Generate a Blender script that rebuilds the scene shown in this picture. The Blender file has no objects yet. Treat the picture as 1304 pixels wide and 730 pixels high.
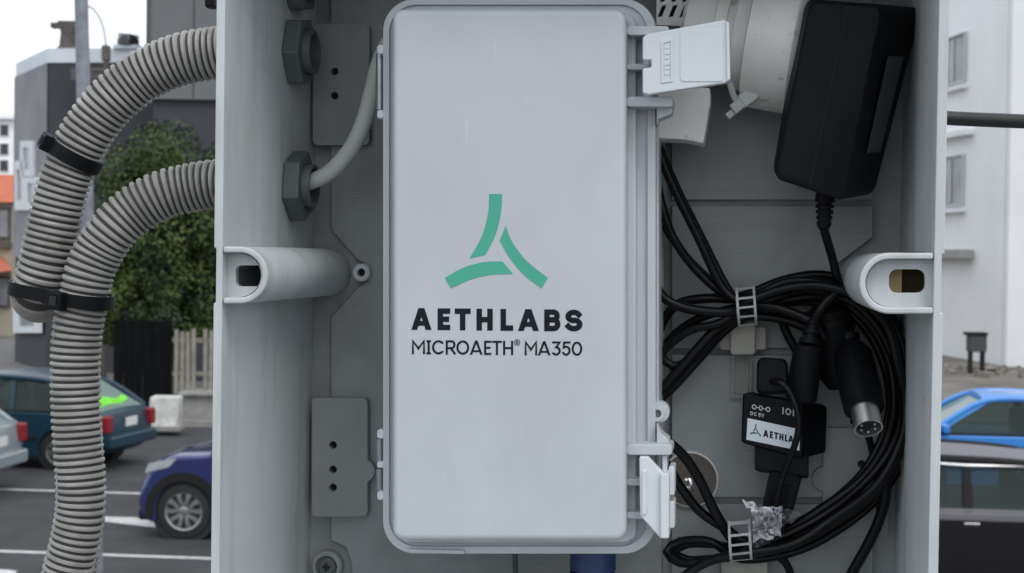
import bpy, bmesh, math, random
from math import radians, sin, cos, pi
from mathutils import Vector, Matrix, noise
from mathutils.geometry import tessellate_polygon
rnd = random.Random(7)
SC = bpy.context.scene
COL = SC.collection

# ---------------------------------------------------------------- camera
F = 2000.0; PXW, PXH = 1304.0, 730.0; CAM_H = 3.5
PITCH, ROLL = 1.15, 0.8
cd = bpy.data.cameras.new('camera'); cam = bpy.data.objects.new('camera', cd); COL.objects.link(cam)
CM = Matrix.Translation((0, 0, CAM_H)) @ Matrix.Rotation(radians(90 - PITCH), 4, 'X') @ Matrix.Rotation(radians(ROLL), 4, 'Z')
cam.matrix_world = CM
cd.sensor_width = 36; cd.lens = 36 * F / PXW; cd.clip_start = 0.02; cd.clip_end = 2000
cd.dof.use_dof = True; cd.dof.focus_distance = 0.76; cd.dof.aperture_fstop = 33
SC.camera = cam
# ---------------------------------------------------------------- sky, sun, exposure
w = bpy.data.worlds.new('World'); SC.world = w; w.use_nodes = True
nt = w.node_tree; nt.nodes.clear()
sky = nt.nodes.new('ShaderNodeTexSky'); sky.sky_type = 'NISHITA'; sky.sun_disc = False
SUN_EL, SUN_AZ = 52, 150            # degrees; azimuth clockwise from +Y
sky.sun_elevation = radians(SUN_EL); sky.sun_rotation = radians(SUN_AZ); sky.dust_density = 4; sky.air_density = 1.0
hs = nt.nodes.new('ShaderNodeHueSaturation'); hs.inputs['Saturation'].default_value = 0.25
mx = nt.nodes.new('ShaderNodeMix'); mx.data_type = 'RGBA'; mx.inputs[0].default_value = 0.75
mx.inputs[7].default_value = (11.6, 12.3, 13.2, 1)
bg = nt.nodes.new('ShaderNodeBackground'); bg.inputs['Strength'].default_value = 0.1
wo = nt.nodes.new('ShaderNodeOutputWorld')
nt.links.new(sky.outputs[0], hs.inputs['Color']); nt.links.new(hs.outputs[0], mx.inputs[6])
nt.links.new(mx.outputs[2], bg.inputs[0]); nt.links.new(bg.outputs[0], wo.inputs[0])
sd = bpy.data.lights.new('sun', 'SUN'); sd.energy = 0.85; sd.angle = radians(25); sd.color = (1, .97, .93)
so = bpy.data.objects.new('sun', sd); COL.objects.link(so); so.location = (0, 0, 30)
sv = Vector((sin(radians(SUN_AZ)) * cos(radians(SUN_EL)), cos(radians(SUN_AZ)) * cos(radians(SUN_EL)), sin(radians(SUN_EL))))
so.rotation_euler = (-sv).to_track_quat('-Z', 'Y').to_euler()
SC.view_settings.view_transform = 'Standard'; SC.view_settings.look = 'None'
SC.view_settings.exposure = 0.32; SC.view_settings.gamma = 1.0; SC.view_settings.use_curve_mapping = False

# ---------------------------------------------------------------- helpers: where things stand
def ray(px, py):
    return (CM.to_3x3() @ Vector(((px - PXW / 2) / F, -(py - PXH / 2) / F, -1.0)))
def P(px, py, d):                       # world point at camera depth d
    return CM.translation + ray(px, py) * d
def G(px, py, z=0.0):                   # where the sight line meets a level plane
    r = ray(px, py); t = (z - CAM_H) / r.z
    return CM.translation + r * t
def at(px, py, Y):                      # world point on the plane y = Y
    r = ray(px, py); t = Y / r.y
    return CM.translation + r * t
YAW = -8.5
BOX = Matrix.Translation(P(721, 355, 0.684)) @ Matrix.Rotation(radians(YAW), 4, 'Z')   # enclosure frame: x right, y into, z up
BI = BOX.inverted()
ID = Matrix.Identity(4)
def bp(px, py, w):                      # enclosure coordinates of a point at depth w behind the rim
    o = BI @ CM.translation; r = BI.to_3x3() @ ray(px, py)
    t = (w - o.y) / r.y
    return o + r * t
def bps(pts, w): return [bp(x, y, w) for x, y in pts]

# ---------------------------------------------------------------- helpers: materials
def lin(c):
    return tuple(((x / 12.92) if x <= .04045 else ((x + .055) / 1.055) ** 2.4) for x in c)
MATS = {}
def mat(name, col, rough=.5, metal=0, spec=.5, nz=0, nscale=30, bump=0, bscale=200, col2=None, detail=4, coat=0, ramp=(.35, .65)):
    if name in MATS: return MATS[name]
    m = bpy.data.materials.new(name); m.use_nodes = True; t = m.node_tree
    b = t.nodes['Principled BSDF']
    b.inputs['Base Color'].default_value = (*col, 1); b.inputs['Roughness'].default_value = rough
    b.inputs['Metallic'].default_value = metal; b.inputs['Specular IOR Level'].default_value = spec
    if coat: b.inputs['Coat Weight'].default_value = coat; b.inputs['Coat Roughness'].default_value = .05
    tc = t.nodes.new('ShaderNodeTexCoord')
    if nz or col2:
        n = t.nodes.new('ShaderNodeTexNoise'); n.inputs['Scale'].default_value = nscale; n.inputs['Detail'].default_value = detail
        n.inputs['Roughness'].default_value = .6
        r = t.nodes.new('ShaderNodeValToRGB')
        c2 = col2 if col2 else tuple(max(0, c * (1 - nz)) for c in col)
        r.color_ramp.elements[0].position = ramp[0]; r.color_ramp.elements[1].position = ramp[1]
        r.color_ramp.elements[0].color = (*c2, 1)
        r.color_ramp.elements[1].color = (*(tuple(min(1, c * (1 + nz * .6)) for c in col) if not col2 else col), 1)
        t.links.new(tc.outputs['Object'], n.inputs['Vector']); t.links.new(n.outputs['Fac'], r.inputs[0])
        t.links.new(r.outputs[0], b.inputs['Base Color'])
    if bump:
        n2 = t.nodes.new('ShaderNodeTexNoise'); n2.inputs['Scale'].default_value = bscale; n2.inputs['Detail'].default_value = 3
        bu = t.nodes.new('ShaderNodeBump'); bu.inputs['Strength'].default_value = bump; bu.inputs['Distance'].default_value = .3 / bscale
        t.links.new(tc.outputs['Object'], n2.inputs['Vector']); t.links.new(n2.outputs['Fac'], bu.inputs['Height'])
        t.links.new(bu.outputs[0], b.inputs['Normal'])
    MATS[name] = m
    return m
def specks(m, scale, thr, col, amount=1.0):     # dirt flecks with a shape of their own
    t = m.node_tree; b = t.nodes['Principled BSDF']
    tc = t.nodes.new('ShaderNodeTexCoord'); v = t.nodes.new('ShaderNodeTexNoise'); v.inputs['Scale'].default_value = scale; v.inputs['Detail'].default_value = 6
    r = t.nodes.new('ShaderNodeValToRGB'); r.color_ramp.elements[0].position = thr; r.color_ramp.elements[1].position = thr + .05
    r.color_ramp.elements[1].color = (amount,) * 3 + (1,)
    mix = t.nodes.new('ShaderNodeMix'); mix.data_type = 'RGBA'; mix.inputs[7].default_value = (*col, 1)
    t.links.new(tc.outputs['Object'], v.inputs['Vector']); t.links.new(v.outputs['Fac'], r.inputs[0]); t.links.new(r.outputs[0], mix.inputs[0])
    if b.inputs['Base Color'].links:
        t.links.new(b.inputs['Base Color'].links[0].from_socket, mix.inputs[6])
    else: mix.inputs[6].default_value = b.inputs['Base Color'].default_value
    t.links.new(mix.outputs[2], b.inputs['Base Color'])
    return m
def grime(m, scale, col, lo, hi, amount, detail=7, dist=0.0, rough=.12):    # smears, run marks and scuffs with a shape of their own
    t = m.node_tree; b = t.nodes['Principled BSDF']
    tc = t.nodes.new('ShaderNodeTexCoord'); mp = t.nodes.new('ShaderNodeMapping'); mp.inputs['Scale'].default_value = scale
    v = t.nodes.new('ShaderNodeTexNoise'); v.inputs['Scale'].default_value = 1; v.inputs['Detail'].default_value = detail; v.inputs['Distortion'].default_value = dist
    mr = t.nodes.new('ShaderNodeMapRange'); mr.inputs[1].default_value = lo; mr.inputs[2].default_value = hi; mr.inputs[4].default_value = amount
    mix = t.nodes.new('ShaderNodeMix'); mix.data_type = 'RGBA'; mix.inputs[7].default_value = (*col, 1)
    t.links.new(tc.outputs['Object'], mp.inputs[0]); t.links.new(mp.outputs[0], v.inputs['Vector']); t.links.new(v.outputs['Fac'], mr.inputs[0]); t.links.new(mr.outputs[0], mix.inputs[0])
    if b.inputs['Base Color'].links: t.links.new(b.inputs['Base Color'].links[0].from_socket, mix.inputs[6])
    else: mix.inputs[6].default_value = b.inputs['Base Color'].default_value
    t.links.new(mix.outputs[2], b.inputs['Base Color'])
    r0 = b.inputs['Roughness'].default_value; m2 = t.nodes.new('ShaderNodeMapRange'); m2.inputs[1].default_value = .3; m2.inputs[2].default_value = .7
    m2.inputs[3].default_value = r0 - rough * .5; m2.inputs[4].default_value = r0 + rough
    t.links.new(v.outputs['Fac'], m2.inputs[0]); t.links.new(m2.outputs[0], b.inputs['Roughness'])
    return m
def clear(name, tint, rough, alpha):            # see-through plastic or glass
    if name in MATS: return MATS[name]
    m = bpy.data.materials.new(name); m.use_nodes = True; t = m.node_tree; t.nodes.clear()
    o = t.nodes.new('ShaderNodeOutputMaterial'); tr = t.nodes.new('ShaderNodeBsdfTransparent'); tr.inputs[0].default_value = (*tint, 1)
    pr = t.nodes.new('ShaderNodeBsdfPrincipled'); pr.inputs['Base Color'].default_value = (*tint, 1); pr.inputs['Roughness'].default_value = rough
    mxs = t.nodes.new('ShaderNodeMixShader'); fr = t.nodes.new('ShaderNodeFresnel'); fr.inputs[0].default_value = 1.5
    ad = t.nodes.new('ShaderNodeMath'); ad.operation = 'ADD'; ad.inputs[1].default_value = alpha; ad.use_clamp = True
    t.links.new(fr.outputs[0], ad.inputs[0]); t.links.new(ad.outputs[0], mxs.inputs[0])
    t.links.new(tr.outputs[0], mxs.inputs[1]); t.links.new(pr.outputs[0], mxs.inputs[2]); t.links.new(mxs.outputs[0], o.inputs[0])
    MATS[name] = m
    return m

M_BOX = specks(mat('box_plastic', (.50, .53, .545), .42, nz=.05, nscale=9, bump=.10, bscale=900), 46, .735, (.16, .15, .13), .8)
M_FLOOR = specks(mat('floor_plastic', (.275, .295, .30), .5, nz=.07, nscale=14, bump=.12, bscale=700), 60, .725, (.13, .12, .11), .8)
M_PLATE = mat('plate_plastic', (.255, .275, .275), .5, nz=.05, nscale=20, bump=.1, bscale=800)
M_DEV = specks(mat('case_plastic', (.485, .515, .545), .38, nz=.045, nscale=7, bump=.10, bscale=1100), 38, .76, (.35, .34, .33), .7)
M_LATCH = mat('latch_plastic', (.60, .635, .665), .33, nz=.03, nscale=30, bump=.06, bscale=600)
grime(M_BOX, (60, 60, 9), (.27, .28, .25), .50, .78, .55)
grime(M_BOX, (500, 500, 24), (.62, .64, .65), .66, .74, .5, 3)
grime(M_FLOOR, (26, 26, 18), (.17, .18, .165), .48, .75, .6, 8, .6)
grime(M_FLOOR, (40, 300, 600), (.42, .43, .44), .68, .75, .45, 3)
grime(M_DEV, (16, 16, 11), (.36, .385, .39), .46, .76, .42, 8, .8)
grime(M_DEV, (420, 60, 30), (.60, .63, .66), .69, .75, .5, 3, .4)
grime(M_PLATE, (40, 40, 30), (.17, .18, .17), .5, .75, .5, 8)
M_GREEN = mat('logo_green', (.055, .36, .25), .5, nz=.04, nscale=60)
M_INK = mat('print_ink', (.010, .013, .019), .6, spec=.12, nz=.1, nscale=90)
M_BLACK = mat('black_plastic', (.0045, .005, .0068), .55, spec=.16, nz=.2, nscale=60, bump=.2, bscale=1500)
M_CABLE = mat('cable_rubber', (.0038, .004, .005), .36, spec=.22, nz=.2, nscale=40)
M_NUT = mat('nut_plastic', (.085, .10, .105), .5, nz=.1, nscale=60, bump=.1, bscale=600)
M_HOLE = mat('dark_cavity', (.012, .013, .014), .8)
M_CONDUIT = specks(mat('conduit_plastic', (.30, .297, .28), .6, nz=.20, nscale=55, bump=.25, bscale=500), 70, .66, (.17, .16, .14), .6)
grime(M_CONDUIT, (34, 34, 60), (.16, .155, .135), .46, .70, .62, 8, .5)
M_WCABLE = mat('grey_cable', (.46, .48, .46), .45, nz=.06, nscale=60)
M_PVC = specks(mat('old_white_plastic', (.74, .74, .71), .5, nz=.12, nscale=26, bump=.15, bscale=300), 150, .66, (.30, .28, .24), .6)
M_STEEL = mat('polished_steel', (.88, .87, .86), .30, metal=1, nz=.08, nscale=60)
M_PIN = mat('hinge_pin', (.34, .35, .37), .35, metal=.9, nz=.1, nscale=80)
M_WASHER = mat('felt_washer', (.115, .10, .09), .8, nz=.15, nscale=140, bump=.3, bscale=900)
M_WEDGE = mat('pale_edge', (.6, .6, .57), .6, nz=.06, nscale=60)
M_CREAM = mat('cream_nylon', (.33, .325, .28), .5, nz=.08, nscale=90)
M_CLIP = clear('clip_nylon', (.72, .74, .76), .3, .42)
M_STRAP = clear('strap_nylon', (.70, .72, .68), .4, .22)
M_WRAP = clear('plastic_wrap', (.90, .90, .93), .14, .015)
M_BLUE = mat('gland_blue', (.012, .032, .12), .4, nz=.1, nscale=60)
M_WOOD = mat('brown_backing', (.62, .47, .24), .7, nz=.15, nscale=80)
M_LABEL = mat('label_white', (.62, .66, .70), .5, nz=.04, nscale=60)
M_TINY = mat('print_pale', (.45, .46, .48), .5, nz=.05, nscale=90)
M_GREYLABEL = mat('rating_label', (.060, .066, .072), .45, col2=(.028, .031, .035), nscale=420, detail=6)

# ---------------------------------------------------------------- helpers: meshes
class MB:
    def __init__(s): s.v = []; s.f = []
    def add(s, vs, fs):
        b = len(s.v); s.v += [Vector(x) for x in vs]; s.f += [tuple(i + b for i in f) for f in fs]; return s
    def box(s, c, d, R=None):
        c = Vector(c); hx, hy, hz = d[0] / 2, d[1] / 2, d[2] / 2
        vs = [Vector((x, y, z)) for x in (-hx, hx) for y in (-hy, hy) for z in (-hz, hz)]
        if R is not None: vs = [R @ x for x in vs]
        return s.add([c + x for x in vs], [(0, 1, 3, 2), (4, 6, 7, 5), (0, 4, 5, 1), (2, 3, 7, 6), (0, 2, 6, 4), (1, 5, 7, 3)])
    def prism(s, pts, vec, holes=()):           # polygon (3-D, planar) pushed along vec, with holes
        vec = Vector(vec)
        loops = [list(map(Vector, pts))] + [list(map(Vector, h)) for h in holes]
        if not holes:
            n = len(pts)
            return s.add(loops[0] + [p + vec for p in loops[0]],
                         [tuple(range(n)), tuple(range(2 * n - 1, n - 1, -1))] + [(i, (i + 1) % n, (i + 1) % n + n, i + n) for i in range(n)])
        flat = [p for l in loops for p in l]; N = len(flat)
        tris = tessellate_polygon(loops)
        fs = [tuple(t) for t in tris] + [tuple(i + N for i in reversed(t)) for t in tris]
        b = 0
        for l in loops:
            n = len(l)
            fs += [(b + i, b + (i + 1) % n, b + (i + 1) % n + N, b + i + N) for i in range(n)]
            b += n
        return s.add(flat + [p + vec for p in flat], fs)
    def loft(s, rings, caps=True, closed=False):
        n = len(rings[0]); vs = [p for r in rings for p in r]; fs = []
        m = len(rings)
        for k in range(m if closed else m - 1):
            k2 = (k + 1) % m
            fs += [(k * n + i, k * n + (i + 1) % n, k2 * n + (i + 1) % n, k2 * n + i) for i in range(n)]
        if caps and not closed: fs += [tuple(range(n - 1, -1, -1)), tuple(range((m - 1) * n, m * n))]
        return s.add(vs, fs)
    def lathe(s, o, d, prof, n=32, cap=True, e1=None):
        o = Vector(o); d = Vector(d).normalized()
        a = Vector(e1).normalized() if e1 is not None else d.orthogonal().normalized(); b = d.cross(a)
        return s.loft([[o + d * t + (a * cos(2 * pi * i / n) + b * sin(2 * pi * i / n)) * max(r, 1e-6) for i in range(n)] for t, r in prof], cap)
    def tube(s, path, r, n=10, prof=None):      # path of points; r number or one radius per point
        path = [Vector(p) for p in path]; m = len(path); rings = []
        t0 = (path[1] - path[0]).normalized(); a = t0.orthogonal().normalized()
        for k in range(m):
            t = (path[min(k + 1, m - 1)] - path[max(k - 1, 0)]).normalized()
            a = (a - t * a.dot(t)).normalized(); b = t.cross(a)
            rr = r[k] if isinstance(r, (list, tuple)) else r
            rings.append([path[k] + (a * cos(2 * pi * i / n) + b * sin(2 * pi * i / n)) * rr for i in range(n)])
        return s.loft(rings)
OFF = {}
def mesh_of(mb, name, m, off, smooth, bevel, seg):
    me = bpy.data.meshes.new(name)
    me.from_pydata([v - off for v in mb.v], [], mb.f)
    bm = bmesh.new(); bm.from_mesh(me); bmesh.ops.recalc_face_normals(bm, faces=bm.faces); bm.to_mesh(me); bm.free()
    ms = m if isinstance(m, (list, tuple)) else [m]
    for x in ms: me.materials.append(x)
    if smooth:
        for p in me.polygons: p.use_smooth = True
        me.set_sharp_from_angle(angle=radians(smooth if smooth is not True else 38))
    o = bpy.data.objects.new(name, me); COL.objects.link(o)
    if bevel:
        md = o.modifiers.new('bevel', 'BEVEL'); md.width = bevel; md.segments = seg; md.limit_method = 'ANGLE'; md.angle_limit = radians(40)
        md.harden_normals = True
        for p in me.polygons: p.use_smooth = True
    return o
def tag(o, label=None, cat=None, group=None, kind=None):
    for k, v in (('label', label), ('category', cat), ('group', group), ('kind', kind)):
        if v: o[k] = v
    return o
def thing(name, label, cat, loc=(0, 0, 0), group=None, M=BOX):
    o = bpy.data.objects.new(name, None); COL.objects.link(o); o.empty_display_size = .02
    o.matrix_world = M @ Matrix.Translation(Vector(loc)); OFF[o.name] = Vector(loc)
    return tag(o, label, cat, group)
def part(name, mb, m, parent, smooth=True, bevel=0, seg=2, label=None, kind=None):
    o = mesh_of(mb, name, m, OFF[parent.name], smooth, bevel, seg); o.parent = parent; OFF[o.name] = OFF[parent.name]
    return tag(o, label, kind=kind)
def solo(name, mb, m, label, cat, loc=None, group=None, M=BOX, smooth=True, bevel=0, seg=2, kind=None):
    if loc is None:
        loc = sum(mb.v, Vector()) / len(mb.v)
    o = mesh_of(mb, name, m, Vector(loc), smooth, bevel, seg); o.matrix_world = M @ Matrix.Translation(Vector(loc)); OFF[o.name] = Vector(loc)
    return tag(o, label, cat, group, kind)
def struct(name, mb, m, smooth=False, bevel=0, kind='structure'):
    o = mesh_of(mb, name, m, Vector(), smooth, bevel, 2); OFF[o.name] = Vector()
    return tag(o, kind=kind)
def copy_tree(o, parent=None):
    c = o.copy(); COL.objects.link(c)
    OFF[c.name] = OFF[o.name]
    if parent is not None: c.parent = parent
    for ch in list(o.children): copy_tree(ch, c)
    return c
def rr(x0, y0, x1, y1, r, n=6):             # rounded rectangle, pixel-style (y down)
    out = []
    for cx, cy, a0 in ((x1 - r, y0 + r, -90), (x1 - r, y1 - r, 0), (x0 + r, y1 - r, 90), (x0 + r, y0 + r, 180)):
        for k in range(n + 1):
            a = radians(a0 + 90 * k / n); out.append((cx + r * cos(a), cy + r * sin(a)))
    return out
def circ(x, y, r, n=20): return [(x + r * cos(2 * pi * k / n), y + r * sin(2 * pi * k / n)) for k in range(n)]
def slab(pts, w0, w1, holes=()):            # front outline given in pixels at depth w0, straight back to w1
    return MB().prism(bps(pts, w0), (0, w1 - w0, 0), [bps(h, w0) for h in holes])
def addslab(mb, pts, w0, w1, holes=()):
    return mb.prism(bps(pts, w0), (0, w1 - w0, 0), [bps(h, w0) for h in holes])
def smooth_path(pts, step=.004):
    pts = [Vector(p) for p in pts]; ext = [2 * pts[0] - pts[1]] + pts + [2 * pts[-1] - pts[-2]]; out = []
    for i in range(1, len(ext) - 2):
        a, b, c, d = ext[i - 1:i + 3]; n = max(2, int((c - b).length / step))
        for k in range(n):
            t = k / n
            out.append(.5 * ((2 * b) + (c - a) * t + (2 * a - 5 * b + 4 * c - d) * t * t + (3 * b - a - 3 * c + d) * t ** 3))
    out.append(pts[-1]); return out
def resample(path, ds):
    out = [path[0].copy()]; acc = 0.0
    for a, b in zip(path, path[1:]):
        L = (b - a).length; t = ds - acc
        while t <= L:
            out.append(a.lerp(b, t / L)); t += ds
        acc = (acc + L) % ds if L < ds - acc + 1e-12 and False else L - (t - ds)
    return out

# ---------------------------------------------------------------- helpers: lettering made of strokes
def arc(cx, cy, rx, ry, a0, a1, n=12):
    return [(cx + rx * cos(radians(a0 + (a1 - a0) * k / n)), cy + ry * sin(radians(a0 + (a1 - a0) * k / n))) for k in range(n + 1)]
GL = {
 'A': [[(0, 0), (.5, 1), (1, 0)], [(.24, .27), (.76, .27)]],
 'E': [[(1, 1), (0, 1), (0, 0), (1, 0)], [(0, .5), (.85, .5)]],
 'T': [[(0, 1), (1, 1)], [(.5, 1), (.5, 0)]],
 'H': [[(0, 0), (0, 1)], [(1, 0), (1, 1)], [(0, .5), (1, .5)]],
 'L': [[(0, 1), (0, 0), (1, 0)]],
 'B': [[(0, .53), (0, 1), (.6, 1)] + arc(.6, .765, .34, .235, 90, -90)[1:] + [(0, .53)], [(0, .53), (0, 0), (.6, 0)] + arc(.64, .265, .36, .265, -90, 90)[1:] + [(0.1, .53)]],
 'S': [arc(.5, .75, .46, .25, 25, 180, 8) + arc(.5, .75, .46, .25, 180, 262, 5)[1:] + arc(.5, .26, .5, .26, 82, 0, 5) + arc(.5, .26, .5, .26, 0, -155, 8)[1:]],
 'M': [[(0, 0), (0, 1), (.5, .38), (1, 1), (1, 0)]],
 'I': [[(.5, 0), (.5, 1)], [(0, 1), (1, 1)], [(0, 0), (1, 0)]],
 '1': [[(.5, 0), (.5, 1)]],
 'C': [arc(.55, .5, .55, .5, 48, 312, 18)],
 'R': [[(0, 0), (0, 1), (.6, 1)] + arc(.6, .72, .36, .28, 90, -90)[1:] + [(0, .44)], [(.5, .44), (1, 0)]],
 'O': [arc(.5, .5, .5, .5, 0, 360, 24)],
 '0': [arc(.5, .5, .5, .5, 0, 360, 24)],
 '3': [[(.05, 1), (.95, 1), (.45, .6)] + arc(.45, .3, .52, .3, 80, -140, 10)],
 '5': [[(.95, 1), (.15, 1), (.08, .58)] + arc(.45, .33, .52, .33, 110, -145, 12)],
 'D': [[(0, 0), (0, 1), (.4, 1)] + arc(.4, .5, .6, .5, 90, -90)[1:] + [(0, 0)]],
 'V': [[(0, 1), (.5, 0), (1, 1)]],
}
def stroke(mb, pts, s, put, lift):          # pts in mm-like plane units; put maps (x, y, lift) to 3-D
    pts = [Vector(p) for p in pts]; closed = (pts[0] - pts[-1]).length < 1e-9
    if closed: pts = pts[:-1]
    n = len(pts); L = []; R = []
    for i in range(n):
        a = pts[i - 1] if (i > 0 or closed) else None; c = pts[(i + 1) % n] if (i < n - 1 or closed) else None
        p = pts[i]
        d1 = (p - a).normalized() if a is not None else None; d2 = (c - p).normalized() if c is not None else None
        if d1 is None: d1 = d2; p = p - d2 * s / 2
        elif d2 is None: d2 = d1; p = p + d1 * s / 2
        n1 = Vector((-d1.y, d1.x)); n2 = Vector((-d2.y, d2.x)); m = n1 + n2
        m = m.normalized() if m.length > 1e-6 else n1
        k = min(1 / max(m.dot(n1), .25), 1.9)
        L.append(put(p.x + m.x * k * s / 2, p.y + m.y * k * s / 2, lift)); R.append(put(p.x - m.x * k * s / 2, p.y - m.y * k * s / 2, lift))
    q = n if closed else n - 1
    mb.add(L + R, [(i, (i + 1) % n, (i + 1) % n + n, i + n) for i in range(q)])
def glyphs(mb, letters, y0, y1, s, put, lift=0.0):  # letters: (char, x0, x1) with y0 the top line and y1 the foot, y down
    k = 0
    for ch, x0, x1 in letters:
        if ch == 'A':                        # legs cut level with the base line
            h = y1 - y0; W = x1 - x0; a = s * math.hypot(h, W / 2 - s * .5) / h; c = (x0 + x1) / 2; t = a * .52
            for q in ([(x0, y1), (x0 + a, y1), (c + t, y0), (c - t, y0)], [(x1 - a, y1), (x1, y1), (c + t, y0), (c - t, y0)],
                      [(x0 + W * .24, y1 - h * .19), (x1 - W * .24, y1 - h * .19), (x1 - W * .24, y1 - h * .19 - s * .9), (x0 + W * .24, y1 - h * .19 - s * .9)]):
                mb.add([put(x, y, lift + .000012 * (k % 4)) for x, y in q], [(0, 1, 2, 3)]); k += 1
            continue
        for st in GL[ch]:
            pts = [(x0 + s / 2 + u * (x1 - x0 - s), y1 - s / 2 - v * (y1 - y0 - s)) for u, v in st]
            stroke(mb, pts, s, put, lift + .000012 * (k % 4)); k += 1
    return mb

# ================================================================ THE OPEN JUNCTION BOX
DEP = .150; HH = .172
box = thing('junction_box', 'open pale grey plastic electrical box holding the white instrument case and cables', 'junction box', (0, DEP, -HH))
uL0 = bp(272, 355, 0).x; uL1 = bp(283, 355, 0).x
uR1 = bp(1189, 360, 0).x; uR0 = bp(1202, 360, 0).x
SLV = []    # sleeves interrupt the side wall
for name, a, b in (('side_wall', uL0, uL1), ('side_wall', uR1, uR0)):
    left = a == uL0
    zt_, zb_ = (bp(272, 316, 0).z, bp(272, 386, 0).z) if left else (bp(1202, 324, 0).z, bp(1202, 399, 0).z)
    o_, i_ = (a, b) if left else (b, a); e_ = o_ + (.0010 if left else -.0010)
    out = [(o_, HH), (o_, zt_), (e_, zt_), (e_, zb_), (o_, zb_), (o_, -HH), (i_, -HH), (i_, HH)]
    part(name, MB().prism([Vector((x, 0, z)) for x, z in out], (0, DEP, 0)), M_BOX, box, bevel=.0008)
part('top_wall', MB().box(((uL1 + uR1) / 2, DEP / 2, HH - .002), (uR1 - uL1 - .0002, DEP - .001, .004)), M_BOX, box, bevel=.0008)
part('bottom_wall', MB().box(((uL1 + uR1) / 2, DEP / 2, -HH + .002), (uR1 - uL1 - .0002, DEP - .001, .004)), M_BOX, box, bevel=.0008)
part('back_panel', MB().box(((uL0 + uR0) / 2, DEP + .0022, 0), (uR0 - uL0 - .001, .004, 2 * HH - .001)), M_FLOOR, box)
# seal lip just inside the rim
# raised floor panels with channels between them
PW = .1455
def floor_panel(pts):
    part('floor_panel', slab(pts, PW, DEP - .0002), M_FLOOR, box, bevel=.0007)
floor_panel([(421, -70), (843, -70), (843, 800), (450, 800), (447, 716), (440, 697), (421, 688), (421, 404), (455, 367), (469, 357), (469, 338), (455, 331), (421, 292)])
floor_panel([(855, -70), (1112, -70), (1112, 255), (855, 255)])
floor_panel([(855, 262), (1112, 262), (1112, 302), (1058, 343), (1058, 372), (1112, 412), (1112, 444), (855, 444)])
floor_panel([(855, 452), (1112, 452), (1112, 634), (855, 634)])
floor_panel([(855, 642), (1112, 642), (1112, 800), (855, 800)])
# floor joints continue a little past the panels at right
for x, y in ((463, 347), (1052, 357)):
    mb = MB(); o = bp(x, y, PW); mb.lathe(o + Vector((0, .004, 0)), (0, -1, 0), [(0, .0052), (.009, .0048), (.0095, .0042), (.0095, .0022), (.003, .0022)], 24)
    part('screw_boss', mb, M_BOX, box)
    part('boss_hole', MB().lathe(o, (0, -1, 0), [(0, .0022), (.001, .0022)], 16), M_HOLE, box)
# hollow screw sleeves at mid height
def sleeve(x_edge, x_tip, y0, y1, th, side, slot):
    r = (y1 - y0) / 2; cy = (y0 + y1) / 2; ri = r - th
    s = 1 if side == 'left' else -1
    cx = x_tip - s * r
    outer = [(x_edge, y0)] + [(cx + s * r * sin(radians(a)), cy - r * cos(radians(a))) for a in range(0, 181, 10)] + [(x_edge, y1)]
    inner = [(cx + s * ri * sin(radians(a)), cy + ri * cos(radians(a))) for a in range(0, 181, 10)]
    inner = [(x_edge, y1 - th)] + inner + [(x_edge, y0 + th)]
    sl = part('screw_sleeve', slab(outer + inner, -.0006, DEP - .0005), M_BOX, box, bevel=.0009)
    e = 2.0
    fo = [(x_edge, y0 + th + .6)] + [(cx + s * (ri - .6) * sin(radians(a)), cy - (ri - .6) * cos(radians(a))) for a in range(0, 181, 10)] + [(x_edge, y1 - th - .6)]
    part('sleeve_floor', slab(fo, .007, .011, [slot]), M_BOX, sl)
    return sl
ls = sleeve(284, 341, 314, 387, 8, 'left', rr(300, 338, 336, 365, 7, 4))
rs = sleeve(1188.5, 1094, 322, 400, 8.5, 'right', rr(1132, 343, 1178, 373, 10, 4))
part('slot_lining', MB().box(bp(310, 351, .06), (.024, .004, .020)), M_HOLE, ls)
part('slot_lining', MB().box(bp(1158, 358, .034), (.020, .004, .026)), mat('dark_brown_lining', (.10, .075, .04), .8, nz=.2, nscale=60), rs)
part('wooden_shim', MB().box(bp(1134, 358, .026), (.0085, .012, .0185)), M_WOOD, rs, label='pale brown strip seen in the slot of the right sleeve')
# a thin groove line runs down the rim where the sleeves meet it
for x0, x1, y0, y1 in ((271.2, 273.5, 318, 384), (1201.5, 1203.5, 326, 397)):
    pass
# grey filler plates on the floor
def filler(pts, holes, w0, lab):
    p = part('filler_plate', slab(pts, w0, PW - .0003, [circ(x, y, r, 14) for x, y, r in holes]), M_PLATE, box, bevel=.0008, label=lab)
    mb = MB()
    for x, y, r in holes: mb.prism(bps(circ(x, y, r * 1.1, 14), PW - .0008), (0, .0003, 0))
    part('hole_backing', mb, M_HOLE, p, smooth=False)
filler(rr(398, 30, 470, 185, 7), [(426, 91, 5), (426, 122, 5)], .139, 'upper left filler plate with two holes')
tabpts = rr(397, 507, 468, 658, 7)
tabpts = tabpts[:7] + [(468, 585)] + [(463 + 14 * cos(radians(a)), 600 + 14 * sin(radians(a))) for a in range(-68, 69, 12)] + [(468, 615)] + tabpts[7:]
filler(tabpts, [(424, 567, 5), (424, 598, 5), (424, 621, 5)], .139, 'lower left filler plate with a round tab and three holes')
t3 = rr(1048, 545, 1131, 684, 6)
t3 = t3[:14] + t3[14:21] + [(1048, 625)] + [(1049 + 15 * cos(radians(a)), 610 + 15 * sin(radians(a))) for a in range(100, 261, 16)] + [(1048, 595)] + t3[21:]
filler(t3, [(1097, 591, 5)], .1425, 'lower right filler plate with a round tab and one hole')
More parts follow.
